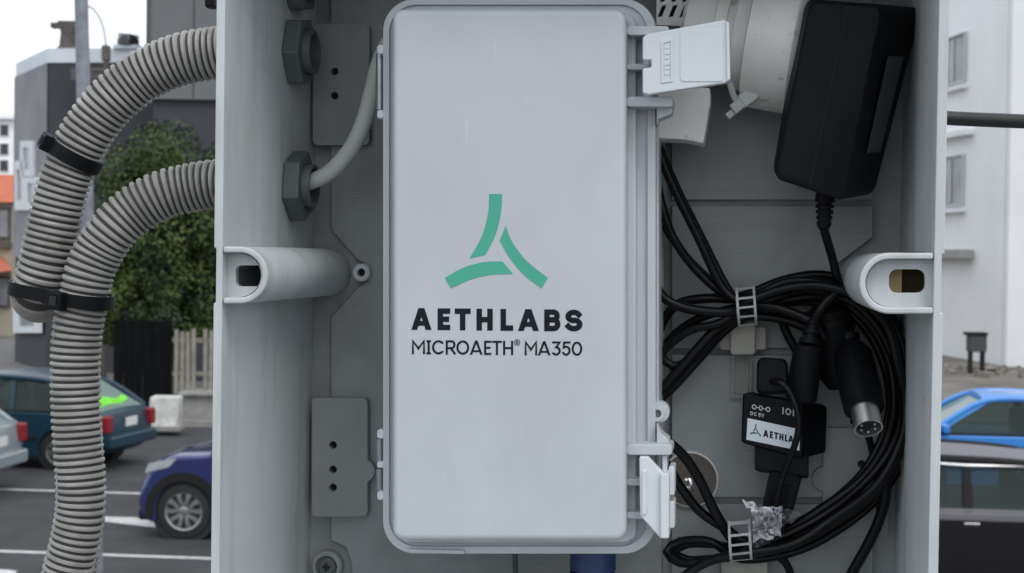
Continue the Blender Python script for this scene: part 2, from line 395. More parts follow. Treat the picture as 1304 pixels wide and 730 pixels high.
# mounting screw at the lower left corner of the floor
so_ = bp(417, 721, PW)
sc = part('mounting_screw', MB().lathe(so_ + Vector((0, .004, 0)), (0, -1, 0), [(0, .0085), (.006, .0085), (.007, .0075), (.007, .0062), (.004, .006), (.004, .001)], 28), M_PLATE, box)
part('screw_head', MB().lathe(so_ + Vector((0, .0005, 0)), (0, -1, 0), [(0, .0052), (.0022, .0052), (.003, .0042)], 20), M_NUT, sc)
mb = MB(); mb.box(so_ + Vector((0, -.0027, 0)), (.0042, .001, .0012)); mb.box(so_ + Vector((0, -.0027, 0)), (.0012, .0012, .0042)); part('screw_recess', mb, M_HOLE, sc, smooth=False)

# lock nuts of the conduit entries, screwed to the left wall
def locknut(cy, w, rot, lab, hollow=True):
    c0 = bp(380, cy, w); c = Vector((uL1, w, c0.z))
    t = thing('lock_nut', lab, 'nut', c, 'dark grey conduit lock nuts on the left wall')
    R = .0185
    hexo = [c + Vector((.0002, R * cos(radians(60 * k + rot)), R * sin(radians(60 * k + rot)))) for k in range(6)]
    hexi = [c + Vector((.0002, .0115 * cos(2 * pi * k / 24), .0115 * sin(2 * pi * k / 24))) for k in range(24)]
    part('nut_body', MB().prism(hexo, (.0085, 0, 0), [hexi]), M_NUT, t, smooth=False, bevel=.0009)
    part('collar', MB().lathe(c, (1, 0, 0), [(.002, .0112), (.0125, .0112), (.0125, .0093), (.003, .0093)], 28, cap=False), M_NUT, t)
    part('bore', MB().lathe(c, (1, 0, 0), [(.001, .0094), (.0025, .0094)], 24), M_HOLE, t)
    return t
locknut(66, .104, 8, 'dark grey lock nut with an empty bore beside the upper filler plate')
locknut(237, .106, 22, 'dark grey lock nut that the pale thick cable passes through')
locknut(-28, .104, 10, 'dark lock nut cut off by the top edge of the photo')

# ================================================================ FLEXIBLE CONDUITS
M_GROOVE_SHADE = mat('conduit_groove_shade', (.050, .049, .045), .8, nz=.2, nscale=80)  # groove floors coloured dark: trapped dirt plus painted-in deep shade
def conduit(pts, r, lab, loc):
    o, path, rad = conduit_(pts, r, lab, loc)
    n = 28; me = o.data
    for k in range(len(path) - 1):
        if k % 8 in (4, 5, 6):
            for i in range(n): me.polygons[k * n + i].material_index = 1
    return o, path
def conduit_(pts, r, lab, loc):
    path = resample(smooth_path([bp(*p) for p in pts], .002), .00045)
    rad = []
    pat = [.995, 1, 1, .995, .905, .89, .89, .905]
    for k in range(len(path)): rad.append(r * pat[k % 8] * (1 + .010 * noise.noise(Vector((k * .05, r * 99, 0))) + .006 * noise.noise(Vector((k * .4, r * 99, 4)))))
    return solo('flexible_conduit', MB().tube(path, rad, 28), [M_CONDUIT, M_GROOVE_SHADE], lab, 'conduit', path[-1], 'corrugated grey conduits entering the left side of the box', smooth=60), path, rad
c1pts = [(330, 62, .098), (300, 64, .098), (270, 68, .098), (235, 74, .097), (200, 87, .096), (170, 105, .095), (137, 134, .093), (109, 172, .092), (90, 210, .092), (77, 248, .092), (66, 296, .092), (57, 335, .092),
         (49, 366, .094), (47, 376, .099), (51, 379, .116), (64, 377, .146), (84, 378, .172), (97, 402, .186), (97, 500, .180), (102, 600, .180), (101, 660, .18), (93, 740, .18), (80, 800, .18)]
c2pts = [(330, 233, .098), (300, 234, .098), (271, 235, .098), (240, 240, .097), (205, 249, .094), (171, 268, .091), (145, 292, .088), (125, 321, .087), (113, 350, .086), (107, 380, .086), (100, 412, .086), (97, 442, .086), (96, 480, .086), (97, 520, .086),
         (99, 560, .086), (102, 600, .086), (103, 630, .086), (101, 660, .086), (95, 692, .086), (86, 728, .086), (78, 765, .086)]
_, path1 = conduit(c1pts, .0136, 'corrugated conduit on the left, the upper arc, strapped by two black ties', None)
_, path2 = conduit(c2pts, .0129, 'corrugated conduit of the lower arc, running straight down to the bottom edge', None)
def nearest(path, p):
    k = min(range(len(path)), key=lambda i: (path[i] - p).length); t = (path[k + 6] - path[k - 6]).normalized(); return path[k], t
# short tie round the upper conduit
o, t = nearest(path1, bp(92, 197, .092))
e = Vector((0, -1, 0)); t = (t + Vector((-.10, 0, -.04))).normalized(); e = (e - t * e.dot(t)).normalized(); s_ = t.cross(e)
tie = thing('cable_tie', 'short black strap round the upper conduit alone, its head on the left', 'cable tie', o, 'black cable ties on the conduits')
part('band', MB().lathe(o, t, [(-.0036, .0134), (-.0036, .0149), (.0036, .0149), (.0036, .0134)], 40, cap=False), M_BLACK, tie, bevel=.0003)
hd = o + (e * .62 + s_ * (.79 if s_.x < 0 else -.79)).normalized() * .0160
R = Matrix((s_, e, t)).transposed()
q = (hd - o).normalized(); R = Matrix((t.cross(q), q, t)).transposed()
part('tie_head', MB().box(hd, (.0085, .0060, .0085), R), M_BLACK, tie, bevel=.0008)
part('head_slot', MB().box(hd + q * .0032, (.0036, .001, .0045), R), M_HOLE, tie)
part('tail', MB().box(hd + t.cross(q) * (.0062 if t.cross(q).z > 0 else -.0062) , (.006, .0012, .006), R), M_BLACK, tie, bevel=.0003)
# tie round both conduits
A, tA = nearest(path1, bp(49, 371, .094)); B, tB = nearest(path2, bp(107, 381, .086))
ax = (B - A).normalized(); up = Vector((0, 0, 1)); up = (up - ax * up.dot(ax)).normalized(); fr = ax.cross(up)
if fr.y > 0: fr = -fr
tie2 = thing('cable_tie', 'long black strap binding both conduits together', 'cable tie', (A + B) / 2, 'black cable ties on the conduits')
ring = []
for k in range(25): a = radians(-90 + 180 * k / 24); ring.append((B, ax * cos(a) + fr * sin(a)))
for k in range(25): a = radians(90 + 180 * k / 24); ring.append((A, ax * cos(a) + fr * sin(a)))
def band(ro, ri, h):
    rings = []
    for c, d in ring: rings.append([c + d * ro + up * h, c + d * ro - up * h, c + d * ri - up * h, c + d * ri + up * h])
    return MB().loft(rings, False, True)
part('band', band(.0152, .0140, .0034), M_BLACK, tie2, smooth=30)
hp = bp(99, 384, .07); hp = B - ax * .003 + fr * .0165 - up * .0008
R = Matrix((ax, -fr, up)).transposed()
part('tie_head', MB().box(hp, (.0092, .006, .0092), R), M_BLACK, tie2, bevel=.0008)
part('head_slot', MB().box(hp + fr * .0031, (.0042, .001, .0046), R), M_HOLE, tie2)
part('tail', MB().box(hp - ax * .0058 + fr * .002, (.004, .0012, .0050), R), M_BLACK, tie2)
# black tie stub near the top corner outside the box
solo('cable_tie', MB().box(bp(270, 0, .06), (.0045, .010, .008)).box(bp(267, 6, .066), (.003, .005, .004)), M_BLACK, 'black strap end poking out beside the top left corner of the box', 'cable tie', bevel=.001)

# ================================================================ WHITE INSTRUMENT CASE
WF, WL = .036, .060
dev = thing('instrument_case', 'white latched instrument case with a green three blade logo on its lid', 'instrument case', bp(660, 705, .1))
part('base_shell', slab(rr(494, 14, 836, 700, 34, 8), .0665, PW - .001), M_DEV, dev, bevel=.001)
fl = part('flange', slab(rr(487, -2, 836, 706, 42, 10), WL, .0660), M_DEV, dev, bevel=.0014)
mb = slab(rr(487.8, -1.2, 834.8, 705, 41, 10), WL - .0022, WL + .001, [rr(495.5, 6, 824.5, 696, 35, 10)])
part('flange_bead', mb, M_DEV, fl, bevel=.0008)
part('base_flange', slab(rr(490, 4, 839, 702, 46, 10), .0662, .0715), M_DEV, dev, bevel=.001)
lidp = rr(499, 11, 797, 689, 15, 8)
lid = part('lid', slab(lidp, WF, WL - .0002), M_DEV, dev, bevel=.0030, seg=4)
part('step', slab(rr(505, 17, 810, 691, 16, 8), .052, WL + .0004), M_DEV, lid, bevel=.0012)
lip = slab([(520, 699), (591, 701), (591, 706), (520, 704)], WL - .004, WL + .004); part('bottom_tab', lip, M_DEV, dev, bevel=.0004)
# hinges on the left edge
def hinge(y0, y1, split, lab):
    h = part('hinge', slab(rr(480, y0, 489, y0 + 12, 3, 3), WL - .002, .072), M_LATCH, dev, bevel=.0006, label=lab)
    part('knuckle', slab(rr(480, y1 - 11, 489, y1, 3, 3), WL - .002, .072), M_LATCH, h, bevel=.0006)
    segs = [(y0 + 12, y1 - 11)] if not split else [(y0 + 12, (y0 + y1) / 2 - 5), ((y0 + y1) / 2 + 5, y1 - 11)]
    for a, b in segs:
        p0, p1 = bp(484, a, .066), bp(484, b, .066)
        part('hinge_pin', MB().lathe(p0, p1 - p0, [(0, .0021), ((p1 - p0).length, .0021)], 14), M_PIN, h)
    if split: part('knuckle', slab(rr(480, (y0 + y1) / 2 - 4, 489, (y0 + y1) / 2 + 4, 2, 3), WL, .072), M_LATCH, h, bevel=.0005)
hinge(57, 151, False, 'upper hinge with one long pin'); hinge(547, 637, True, 'lower hinge with two short pins')
# latch lugs
def lug(x0, x1, y0, y1, w0=.044, w1=.0640): part('latch_lug', slab(rr(x0, y0, x1, y1, min(4, (y1 - y0) / 2.4), 3), w0, w1), M_DEV, dev, bevel=.0006)
lug(798, 852, 33, 45); lug(798, 828, 81, 89, .046); lug(798, 857, 123, 136)
lug(798, 856, 566, 580); lug(798, 819, 610, 619, .046); lug(798, 824, 652, 661, .046)
part('lug_web', slab([(836, 136), (857, 136), (855, 145), (838, 152), (836, 160)], .052, .066), M_DEV, dev, bevel=.0006)
part('lug_web', slab([(836, 566), (852, 566), (852, 560), (842, 552), (836, 538)], .052, .066), M_DEV, dev, bevel=.0006)
# upper latch lever, swung open
lv = part('latch', slab([(818, 48), (824, 43), (922, 25), (928, 28), (929, 101), (925, 106), (826, 121), (818, 119), (818, 87), (829, 86), (829, 77), (818, 77)], .034, .0385), M_LATCH, dev, bevel=.0009, label='upper latch, lever swung out to the right')
part('latch_lip', slab([(924, 26), (929, 29), (930, 101), (925.5, 105)], .0328, .046), M_LATCH, lv, bevel=.0006)
part('thumb_pad', slab(rr(866, 38, 921, 104, 5, 3), .0336, .0342), M_LATCH, lv, bevel=.0002)
fr_o = [(842, 52), (857, 49), (857, 104), (842, 106)]; fr_i = [(845, 55), (854, 53), (854, 101), (845, 103)]
part('embossed_frame', slab(fr_o, .0335, .0342, [fr_i]), M_LATCH, lv, bevel=.0001)
mb = MB()
for k, (h, wd) in enumerate(((3, 5), (4, 6), (3, 4), (5, 6), (3, 6), (4, 5))): addslab(mb, [(847, 60 + k * 6.6), (847 + wd, 59.6 + k * 6.6), (847 + wd, 59.6 + h * .7 + k * 6.6), (847, 60 + h * .7 + k * 6.6)], .03365, .0342)
part('embossed_mark', mb, M_LATCH, lv, smooth=False)
lp0, lp1 = bp(826, 43, .050), bp(826, 124, .050)
part('latch_axle', MB().lathe(lp0, lp1 - lp0, [(0, .0026), ((lp1 - lp0).length, .0026)], 14), M_LATCH, lv)
# lower latch, closed
lw = part('latch', slab([(814, 582), (825, 582), (845, 603), (845, 686), (841, 686), (815, 657)], .038, .043), M_LATCH, dev, bevel=.0009, label='lower latch, pressed shut over its lugs')
part('latch_lip', slab(rr(841, 603, 852, 686, 2, 3), .0355, .052), M_LATCH, lw, bevel=.0007)
part('finger_rib', slab(rr(817.5, 599, 823.5, 656, 2.8, 4), .0370, .039), M_LATCH, lw, bevel=.0004)
part('hook', slab(rr(851.5, 594, 859, 631, 2, 3), .0465, .062), M_LATCH, lw, bevel=.0006)
part('hook', slab(rr(851.5, 639, 859, 673, 2, 3), .0465, .062), M_LATCH, lw, bevel=.0006)
part('latch_stud', slab(rr(843, 580, 849.5, 604, 1.5, 3), .047, .060), M_LATCH, lw, bevel=.0005)
part('latch_axle', slab(rr(853, 629, 858, 641, 1.5, 3), .050, .058), M_PLATE, lw)
# padlock eye
pe = part('padlock_eye', slab(circ(839, 525, 13.5, 28), .060, .068, [circ(837, 527, 5, 16)]), M_DEV, dev, bevel=.0008)
part('eye_ring', slab(circ(837, 527, 10, 24), .0585, .0605, [circ(837, 527, 5.2, 16)]), M_DEV, pe, bevel=.0005)
part('eye_stud', slab(circ(837, 527, 5, 16), .0615, .066), M_PLATE, pe, smooth=False)
# printing on the lid
def lidput(x, y, l):
    p = bp(500 + x / 2.807, 220 + y / 2.807, WF); p.y -= .00016 + l; return p
def blade(*sides):
    pts = []
    for s in sides: pts += [tuple(v) for v in smooth2(s)]
    return pts
def smooth2(p):
    q = smooth_path([Vector((x, y, 0)) for x, y in p], 14); return [(v.x, v.y) for v in q]
BL = [([(345, 76), (342, 140), (320, 225), (275, 307)], [(332, 294), (368, 222), (387, 145), (392, 76)]),
      ([(404, 190), (428, 248), (478, 314), (555, 376)], [(532, 414), (470, 366), (418, 305), (383, 243)]),
      ([(187, 376), (252, 340), (325, 320), (392, 317)], [(430, 362), (350, 366), (280, 382), (208, 414)])]
for s in BL:
    part('logo_blade', MB().prism([lidput(x, y, 0) for x, y in blade(*s)], (0, .0001, 0)), M_GREEN, lid, smooth=False)
T1 = [('A', 67, 139), ('E', 161, 206), ('T', 222, 279), ('H', 300, 358), ('L', 386, 431), ('A', 448, 523), ('B', 542, 600), ('S', 616, 679)]
for ch, a, b in T1:
    sk = (a - 370) * .010
    part('letter', glyphs(MB(), [(ch, a, b)], 487 + sk, 565 + sk, 19.5, lidput), M_INK, lid, smooth=False)
T2 = [('M', 69, 116), ('I', 121, 137), ('C', 141, 184), ('R', 190, 226), ('O', 228, 274), ('A', 276, 322), ('E', 327, 353), ('T', 355, 391), ('H', 395, 431), ('M', 472, 517), ('A', 519, 565), ('3', 569, 602), ('5', 606, 637), ('0', 640, 678)]
for ch, a, b in T2:
    sk = (a - 370) * .010
    part('letter', glyphs(MB(), [(ch, a, b)], 601 + sk, 652 + sk, 7.6, lidput), M_INK, lid, smooth=False)
mb = MB(); glyphs(mb, [('O', 434, 456)], 596, 618, 2.6, lidput); glyphs(mb, [('R', 441, 450)], 601, 613, 2.2, lidput); part('letter', mb, M_INK, lid, smooth=False)

# gland under the case
gl = thing('cable_gland', 'blue and black cable gland hanging under the white case', 'cable gland', bp(755, 745, .1))
g0 = bp(755, 716, .1); dn = Vector((0, 0, -1))
part('gland_collar', MB().lathe(g0 + Vector((0, 0, .012)), dn, [(0, .0115), (.0155, .0115), (.016, .0108)], 28), M_BLUE, gl)
part('gland_nut', MB().lathe(g0 + Vector((0, 0, -.0042)), dn, [(0, .0110), (.001, .0116), (.014, .0116), (.02, .008)], 8), M_BLACK, gl, smooth=False, bevel=.0006)
solo('grey_cord', MB().tube([bp(656, 700, .12), bp(656, 718, .125), bp(657, 745, .128)], .0014, 8), M_NUT, 'thin grey cord dropping from under the white case', 'cord')

# pale thick cable from the lock nut up behind the case
wc = smooth_path([bp(368, 240, .106), bp(392, 233, .106), bp(420, 219, .104), bp(446, 190, .100), bp(463, 155, .096), bp(474, 115, .092), bp(483, 80, .088), bp(496, 52, .086)], .003)
solo('power_cable', MB().tube(wc, .0042, 16), M_WCABLE, 'thick pale grey cable from the lower lock nut up behind the white case', 'cable')

# ================================================================ POWER ADAPTER, SOCKET
ad = thing('power_adapter', 'large black plug-in power adapter tilted in the upper right corner of the box', 'power adapter', bp(1060, 250, .08))
f0 = bps([(1034, 4), (1084, 9), (1146, 8), (1094, 250), (1074, 254), (1030, 240), (990, 226)], .066)
f1 = bps([(1024, 2), (1084, 6), (1168, 14), (1162, 40), (1126, 196), (1104, 252), (1078, 258), (1030, 244), (985, 229)], .082)
def poly_res(pts, n):
    L = [(pts[(i + 1) % len(pts)] - pts[i]).length for i in range(len(pts))]; T = sum(L); out = []
    for k in range(n):
        d = T * k / n; i = 0
        while d > L[i]: d -= L[i]; i += 1
        out.append(pts[i].lerp(pts[(i + 1) % len(pts)], d / L[i]))
    return out
fa = bps(rr(0, 0, 1, 1, .1), .066)
def quadmap(c, pts, w):   # rounded outline inside four corners
    (x0, y0), (x1, y1), (x2, y2), (x3, y3) = c
    out = []
    for u, v in pts:
        out.append(bp((1 - u) * (1 - v) * x0 + u * (1 - v) * x1 + u * v * x2 + (1 - u) * v * x3, (1 - u) * (1 - v) * y0 + u * (1 - v) * y1 + u * v * y2 + (1 - u) * v * y3, w))
    return out
R01 = rr(0, 0, 1, 1, .08, 4)
FQ, BQ = [(1030, 0), (1126, 6), (1076, 257), (986, 227)], [(1021, -2), (1174, 10), (1112, 250), (983, 224)]
rings = [quadmap([(1034, 4), (1122, 10), (1072, 253), (990, 223)], R01, .0655), quadmap([(1031.5, 1.5), (1124.5, 7.5), (1075, 255.8), (987, 226)], R01, .0662), quadmap(FQ, R01, .068),
         quadmap(BQ, rr(0, 0, 1, 1, .07, 4), .098), quadmap([(1024, 0), (1170, 12), (1109, 247), (987, 222)], R01, .106)]
ab = part('adapter_body', MB().loft(rings), M_BLACK, ad, smooth=28)
sp0, sp1 = bp(1080, 8, .0654), bp(1031, 238, .0654)
part('seam', MB().tube([sp0, sp1], .00025, 6), mat('seam_edge', (.012, .013, .016), .5, spec=.25, nz=.1, nscale=60), ab)
part('seam_notch', MB().box(bp(1080, 11, .0654), (.002, .0008, .0006)), mat('seam_edge', (.0065, .007, .0085)), ab)
lab = [bp(1141, 74, .0705), bp(1158, 72, .084), bp(1126, 192, .084), bp(1111, 204, .0705)]
# rating label lies on the sloping right flank
def flank(px, py, fr_):
    u = fr_; a = quadmap(FQ, [(1.0, py)], .068)[0]; b = quadmap(BQ, [(1.0, py)], .098)[0]
    p = a.lerp(b, u); p += Vector((.0006, -.0004, 0)); return p
part('rating_label', MB().prism([flank(0, .26, .36), flank(0, .26, .80), flank(0, .76, .80), flank(0, .76, .36)], (-.0002, .0002, 0)), M_GREYLABEL, ad, smooth=False)
s0 = bp(1051, 244, .088); s1 = bp(1049, 292, .09); d = s1 - s0; L = d.length
prof = [(0, .0044)]
for k in range(5): a = L * (.2 + k * .15); prof += [(a, .0048 - k * .0003), (a + L * .08, .0048 - k * .0003), (a + L * .085, .0032), (a + L * .145, .0032)]
part('strain_relief', MB().lathe(s0, d, prof + [(L * 1.0, .0022)], 18), M_BLACK, ad)
ac = smooth_path([bp(1049, 290, .09), bp(1053, 305, .095), bp(1061, 332, .105), bp(1068, 362, .112), bp(1074, 385, .12), bp(1080, 420, .13)], .004)
part('cord', MB().tube(ac, .0022, 10), M_CABLE, ad)
# white socket the adapter is plugged into
sk = thing('power_socket', 'weathered white round socket behind the black power adapter', 'power socket', bp(970, 140, .12))
ctr = bp(990, 52, .112); axd = (bp(1100, 68, .108) - bp(940, 44, .113)).normalized()
part('socket_barrel', MB().lathe(ctr, axd, [(-.0130, .0300), (-.012, .0345), (.010, .0352), (.0118, .0340), (.014, .0300)], 48), M_PVC, sk, smooth=30)
part('socket_neck', MB().lathe(ctr, axd, [(-.046, .020), (-.044, .0225), (-.0300, .0225), (-.0295, .0245), (-.0240, .0245), (-.0235, .0225), (-.0200, .0225), (-.0195, .0265), (-.0131, .0275)], 48), M_PVC, sk, smooth=30)
gr = slab([(836, -30), (905, -34), (896, 34), (836, 32)], .112, .116, [[(846 + i * 14 - j * 3, -12 + j * 19), (852 + i * 14 - j * 3, -13 + j * 19), (846 + i * 14 - j * 3, 2 + j * 19), (840 + i * 14 - j * 3, 3 + j * 19)] for i in range(3) for j in range(2)])
part('vent_grille', gr, M_PVC, sk)
part('grille_backing', slab([(836, -30), (900, -30), (894, 33), (836, 31)], .118, .120), M_HOLE, sk)
solo('mounting_bracket', slab([(830, 108), (904, 112), (905, 128), (896, 183), (872, 178), (832, 176)], .090, .118), M_PVC, 'small white plastic block showing between the case and the socket', 'bracket', bevel=.0008)
# white cable tie on the socket
wt = thing('cable_tie', 'white nylon strap with a chunky head under the socket', 'cable tie', bp(945, 130, .1))
part('band', MB().tube([bp(929, 105, .092), bp(934, 122, .094), bp(941, 134, .097)], .0016, 8), M_WCABLE, wt)
Rz = Matrix.Rotation(radians(-38), 3, 'Y')
part('tie_head', MB().box(bp(953, 124, .097), (.0085, .006, .0070), Rz), M_WCABLE, wt, bevel=.0008)
part('tie_catch', MB().box(bp(940, 135, .097), (.0070, .0055, .0055), Rz), M_WCABLE, wt, bevel=.0008)
part('tail', MB().box(bp(931, 145, .098), (.0050, .003, .0035), Rz), M_WCABLE, wt, bevel=.0006)

# ================================================================ CABLES
def cable(pts, r, lab, group=None, name='cable'):
    p = smooth_path([bp(*q) for q in pts], .0035)
    return solo(name, MB().tube(p, r, 10), M_CABLE, lab, 'cable', p[0], group)
GRP = 'black cables coiled in the right half of the box'
HANK = [(955, 388), (1000, 370), (1045, 367), (1088, 384), (1124, 418), (1144, 468), (1149, 520), (1138, 570), (1108, 617), (1058, 655), (1005, 686), (942, 704)]
def hank(off, w, rev=False):
    out = []
    n = len(HANK)
    for k, (x, y) in enumerate(HANK):
        a = HANK[max(k - 1, 0)]; b = HANK[min(k + 1, n - 1)]
        dx, dy = b[0] - a[0], b[1] - a[1]; L = math.hypot(dx, dy)
        sq = .62 if k in (0, n - 1) else 1.0
        wob = 9.0 * noise.noise(Vector((k * .7, off * .37, w * 50)))
        o = off * sq + wob
        ww = w + .006 * noise.noise(Vector((k * .6, off, 3)))
        out.append((x - dy / L * -o, y + dx / L * -o, ww))
    return out[::-1] if rev else out
UP1 = [(905, 394, .122), (868, 408, .126), (843, 432, .128), (838, 470, .130), (852, 463, .126), (885, 452, .120), (915, 424, .116)]
DN1 = [(905, 690, .122), (866, 690, .124), (849, 703, .122), (866, 717, .118), (905, 714, .116)]
DN2 = [(905, 693, .130), (876, 693, .130), (860, 703, .130), (876, 713, .128), (905, 712, .126)]
cable([(834, 205, .112), (840, 250, .112), (856, 300, .114), (885, 342, .118), (925, 376, .120)] + hank(17, .128) + DN1 + hank(-2, .118, True) + [(905, 400, .118), (872, 416, .122), (848, 440, .126), (834, 480, .13)], .0023,
      'black cable whose long loop shows at the lower left of the bundle', GRP)
cable([(834, 240, .122), (846, 285, .122), (872, 325, .122), (905, 358, .122), (935, 382, .122)] + hank(-16, .124) + DN2 + hank(10, .114, True) + [(918, 411, .114), (880, 420, .116), (852, 440, .118), (843, 452, .12), (856, 466, .12), (884, 456, .12), (918, 421, .12), (948, 404, .12), (1000, 408, .12), (1050, 430, .12)], .0022,
      'black cable running down from behind the case into the upper clip', GRP)
cable([(830, 352, .112), (846, 380, .112), (880, 394, .112), (930, 397, .112)] + hank(4, .108) + [(900, 716, .11), (870, 735, .11), (850, 750, .11)], .0025,
      'thicker black cable entering low on the case edge beside the upper clip', GRP)
cable([(834, 180, .108), (856, 235, .110), (888, 300, .113), (920, 366, .116), (945, 384, .114), (990, 392, .112), (1030, 408, .108), (1050, 430, .11)], .0023, 'black twin lead slanting down from the top of the case, front strand', GRP)
cable([(838, 184, .114), (861, 238, .116), (893, 302, .118), (926, 366, .12), (950, 392, .12), (1005, 398, .122), (1060, 420, .125), (1090, 470, .13)], .0021, 'black twin lead slanting down from the top of the case, rear strand', GRP)
cable([(828, 512, .118), (850, 488, .118), (882, 452, .118), (912, 420, .118), (950, 398, .118), (1000, 382, .12), (1060, 380, .122), (1105, 410, .122), (1132, 460, .122), (1138, 520, .12), (1126, 570, .12), (1096, 612, .122), (1050, 646, .122), (1000, 676, .122), (942, 692, .12), (915, 660, .112), (890, 610, .108), (870, 580, .104), (850, 562, .1)], .0026, 'thick black cable slanting up from the padlock eye to the upper clip', GRP)
cable([(832, 517, .124), (858, 492, .124), (890, 457, .124), (918, 426, .124), (950, 405, .124), (1010, 402, .126), (1050, 415, .128), (1085, 450, .132), (1092, 500, .134), (1088, 540, .134)], .0024, 'black cable lying behind the thick one that slants up from the padlock eye', GRP)
cable([(848, 590, .11), (868, 622, .114), (892, 652, .116), (925, 674, .116), (950, 690, .116), (1000, 694, .116), (1060, 664, .118), (1112, 625, .120), (1140, 580, .126), (1150, 530, .128), (1140, 460, .128), (1110, 405, .128), (1060, 372, .128), (1000, 362, .128), (950, 380, .126), (900, 380, .126), (862, 388, .128), (842, 415, .13), (834, 450, .13)], .0025, 'thick black cable curving down from the lower latch into the lower clip', GRP)
cable([(1128, 600, .120), (1126, 640, .124), (1112, 680, .128), (1086, 728, .132), (1070, 760, .134)], .0028, 'lone black cable dropping from the coil to the bottom right', GRP)
cable([(985, 705, .126), (1000, 716, .128), (1008, 735, .130), (1014, 760, .13)], .0021, 'short black cable end dropping below the lower clip', GRP)
cable([(985, 365, .126), (1000, 420, .130), (1018, 455, .130), (1030, 500, .130)], .0023, 'black cable passing behind the serial adapter', GRP)

# ladder clips with their adhesive mounts
def ladder(c, y0, y1, x0, x1, tilt, w, n, lab, ylab):
    t = thing('ladder_clip', lab, 'cable clip', bp(c, y1, .13), 'clear ladder clips holding the black cables')
    def q(x, y): return (x + (y - (y0 + y1) / 2) * tilt, y - (x - c) * .10)
    hs = []
    for k in range(n):
        a = y0 + 3 + (y1 - y0 - 4) * k / n; b = a + (y1 - y0 - 4) / n - 3.2
        hs.append([q(x0 + 4, a), q(x1 - 4, a), q(x1 - 4, b), q(x0 + 4, b)])
    out = [q(x0, y0), q(x1, y0), q(x1, y1), q(x0, y1)]
    # bowed strap: subdivide rungs along the height and arch outwards
    mb = MB()
    def bow(x, y, dw):
        f = (y - y0) / (y1 - y0); px, py = q(x, y); p = bp(px, py, w); p.y += dw + .010 * (2 * f - 1) ** 4 + .002 * (2 * f - 1) ** 2; return p
    N = 16
    for xa, xb in ((x0, x0 + 3.2), (x1 - 3.2, x1)):
        mb.loft([[bow(xa, y0 + (y1 - y0) * k / N, 0), bow(xb, y0 + (y1 - y0) * k / N, 0), bow(xb, y0 + (y1 - y0) * k / N, .0014), bow(xa, y0 + (y1 - y0) * k / N, .0014)] for k in range(N + 1)])
    part('strap', mb, M_CLIP, t, smooth=30)
    for k in range(n + 1):
        y = y0 + 2 + (y1 - y0 - 4) * k / n
        part('rung', MB().loft([[bow(x0 + 3, y - 1.3, .0001), bow(x0 + 3, y + 1.3, .0001), bow(x0 + 3, y + 1.3, .0012), bow(x0 + 3, y - 1.3, .0012)], [bow(x1 - 3, y - 1.3, .0001), bow(x1 - 3, y + 1.3, .0001), bow(x1 - 3, y + 1.3, .0012), bow(x1 - 3, y - 1.3, .0012)]]), M_CLIP, t, smooth=False)
    return t
lc = ladder(950, 366, 417, 938, 963, .07, .104, 4, 'clear ladder clip round the cables above the serial adapter', 0)
part('adhesive_mount', slab(rr(916, 416, 976, 446, 4, 3), .137, PW - .0006), M_CREAM, lc, bevel=.0008)
part('mount_saddle', slab(rr(930, 410, 962, 452, 4, 3), .132, .1368), M_CREAM, lc, bevel=.0008)
part('clip_tail', slab([(932, 452), (958, 452), (957, 510), (931, 506)], .1425, .1435, [[(936, 455), (954, 455), (953, 504), (935, 502)]]), M_STRAP, lc)
part('clip_tail_web', slab([(936.5, 455.5), (953.5, 455.5), (952.5, 503), (935.5, 501)], .1428, .1432), M_STRAP, lc)
lc2 = ladder(942, 668, 720, 928, 957, .06, .100, 4, 'clear ladder clip round the cables near the bottom edge', 0)
part('adhesive_mount', slab(rr(918, 712, 978, 746, 4, 3), .132, PW - .0006), M_CREAM, lc2, bevel=.0008)

# ================================================================ SERIAL ADAPTER, PLUGS
sa = thing('serial_adapter', 'small black serial adapter with a white printed label', 'serial adapter', bp(990, 610, .12))
SW = .110
fq = [(948, 502), (1021, 513), (1021, 583), (946, 562)]
rings = [quadmap(fq, rr(0, 0, 1, 1, .07, 3), SW), quadmap([(946, 500), (1024, 511), (1024, 586), (944, 564)], rr(0, 0, 1, 1, .07, 3), SW + .0012), quadmap([(950, 498), (1053, 516), (1051, 578), (950, 566)], rr(0, 0, 1, 1, .07, 3), SW + .022)]
part('adapter_case', MB().loft(rings), M_BLACK, sa, smooth=28)
part('lower_body', MB().loft([quadmap([(963, 566), (1027, 578), (1026, 606), (963, 596)], rr(0, 0, 1, 1, .08, 3), SW + .002), quadmap([(961, 562), (1030, 574), (1030, 610), (961, 600)], rr(0, 0, 1, 1, .08, 3), SW + .018)]), M_BLACK, sa, smooth=28)
part('cable_boot', MB().loft([quadmap([(982, 600), (1019, 606), (1006, 652), (972, 645)], rr(0, 0, 1, 1, .1, 3), SW + .004), quadmap([(980, 600), (1022, 606), (1009, 655), (970, 647)], rr(0, 0, 1, 1, .1, 3), SW + .017)]), M_BLACK, sa, smooth=28)
for k in range(4):
    part('boot_groove', MB().tube([bp(988 - k * 3, 617 + k * 9, SW + .0035), bp(1008 - k * 3, 621 + k * 9, SW + .0035)], .0009, 6), M_CABLE, sa)
part('neck', MB().loft([quadmap([(976, 648), (1004, 652), (996, 690), (972, 684)], rr(0, 0, 1, 1, .1, 3), SW + .006), quadmap([(975, 648), (1006, 652), (998, 690), (970, 684)], rr(0, 0, 1, 1, .1, 3), SW + .016)]), M_BLACK, sa, smooth=28)
lbq = [(952, 532.5), (1018.5, 547), (1018, 574), (950.5, 560)]
lb = part('label', MB().prism(quadmap(lbq, [(0, 0), (1, 0), (1, 1), (0, 1)], SW - .0002), (0, .00015, 0)), M_LABEL, sa, smooth=False)
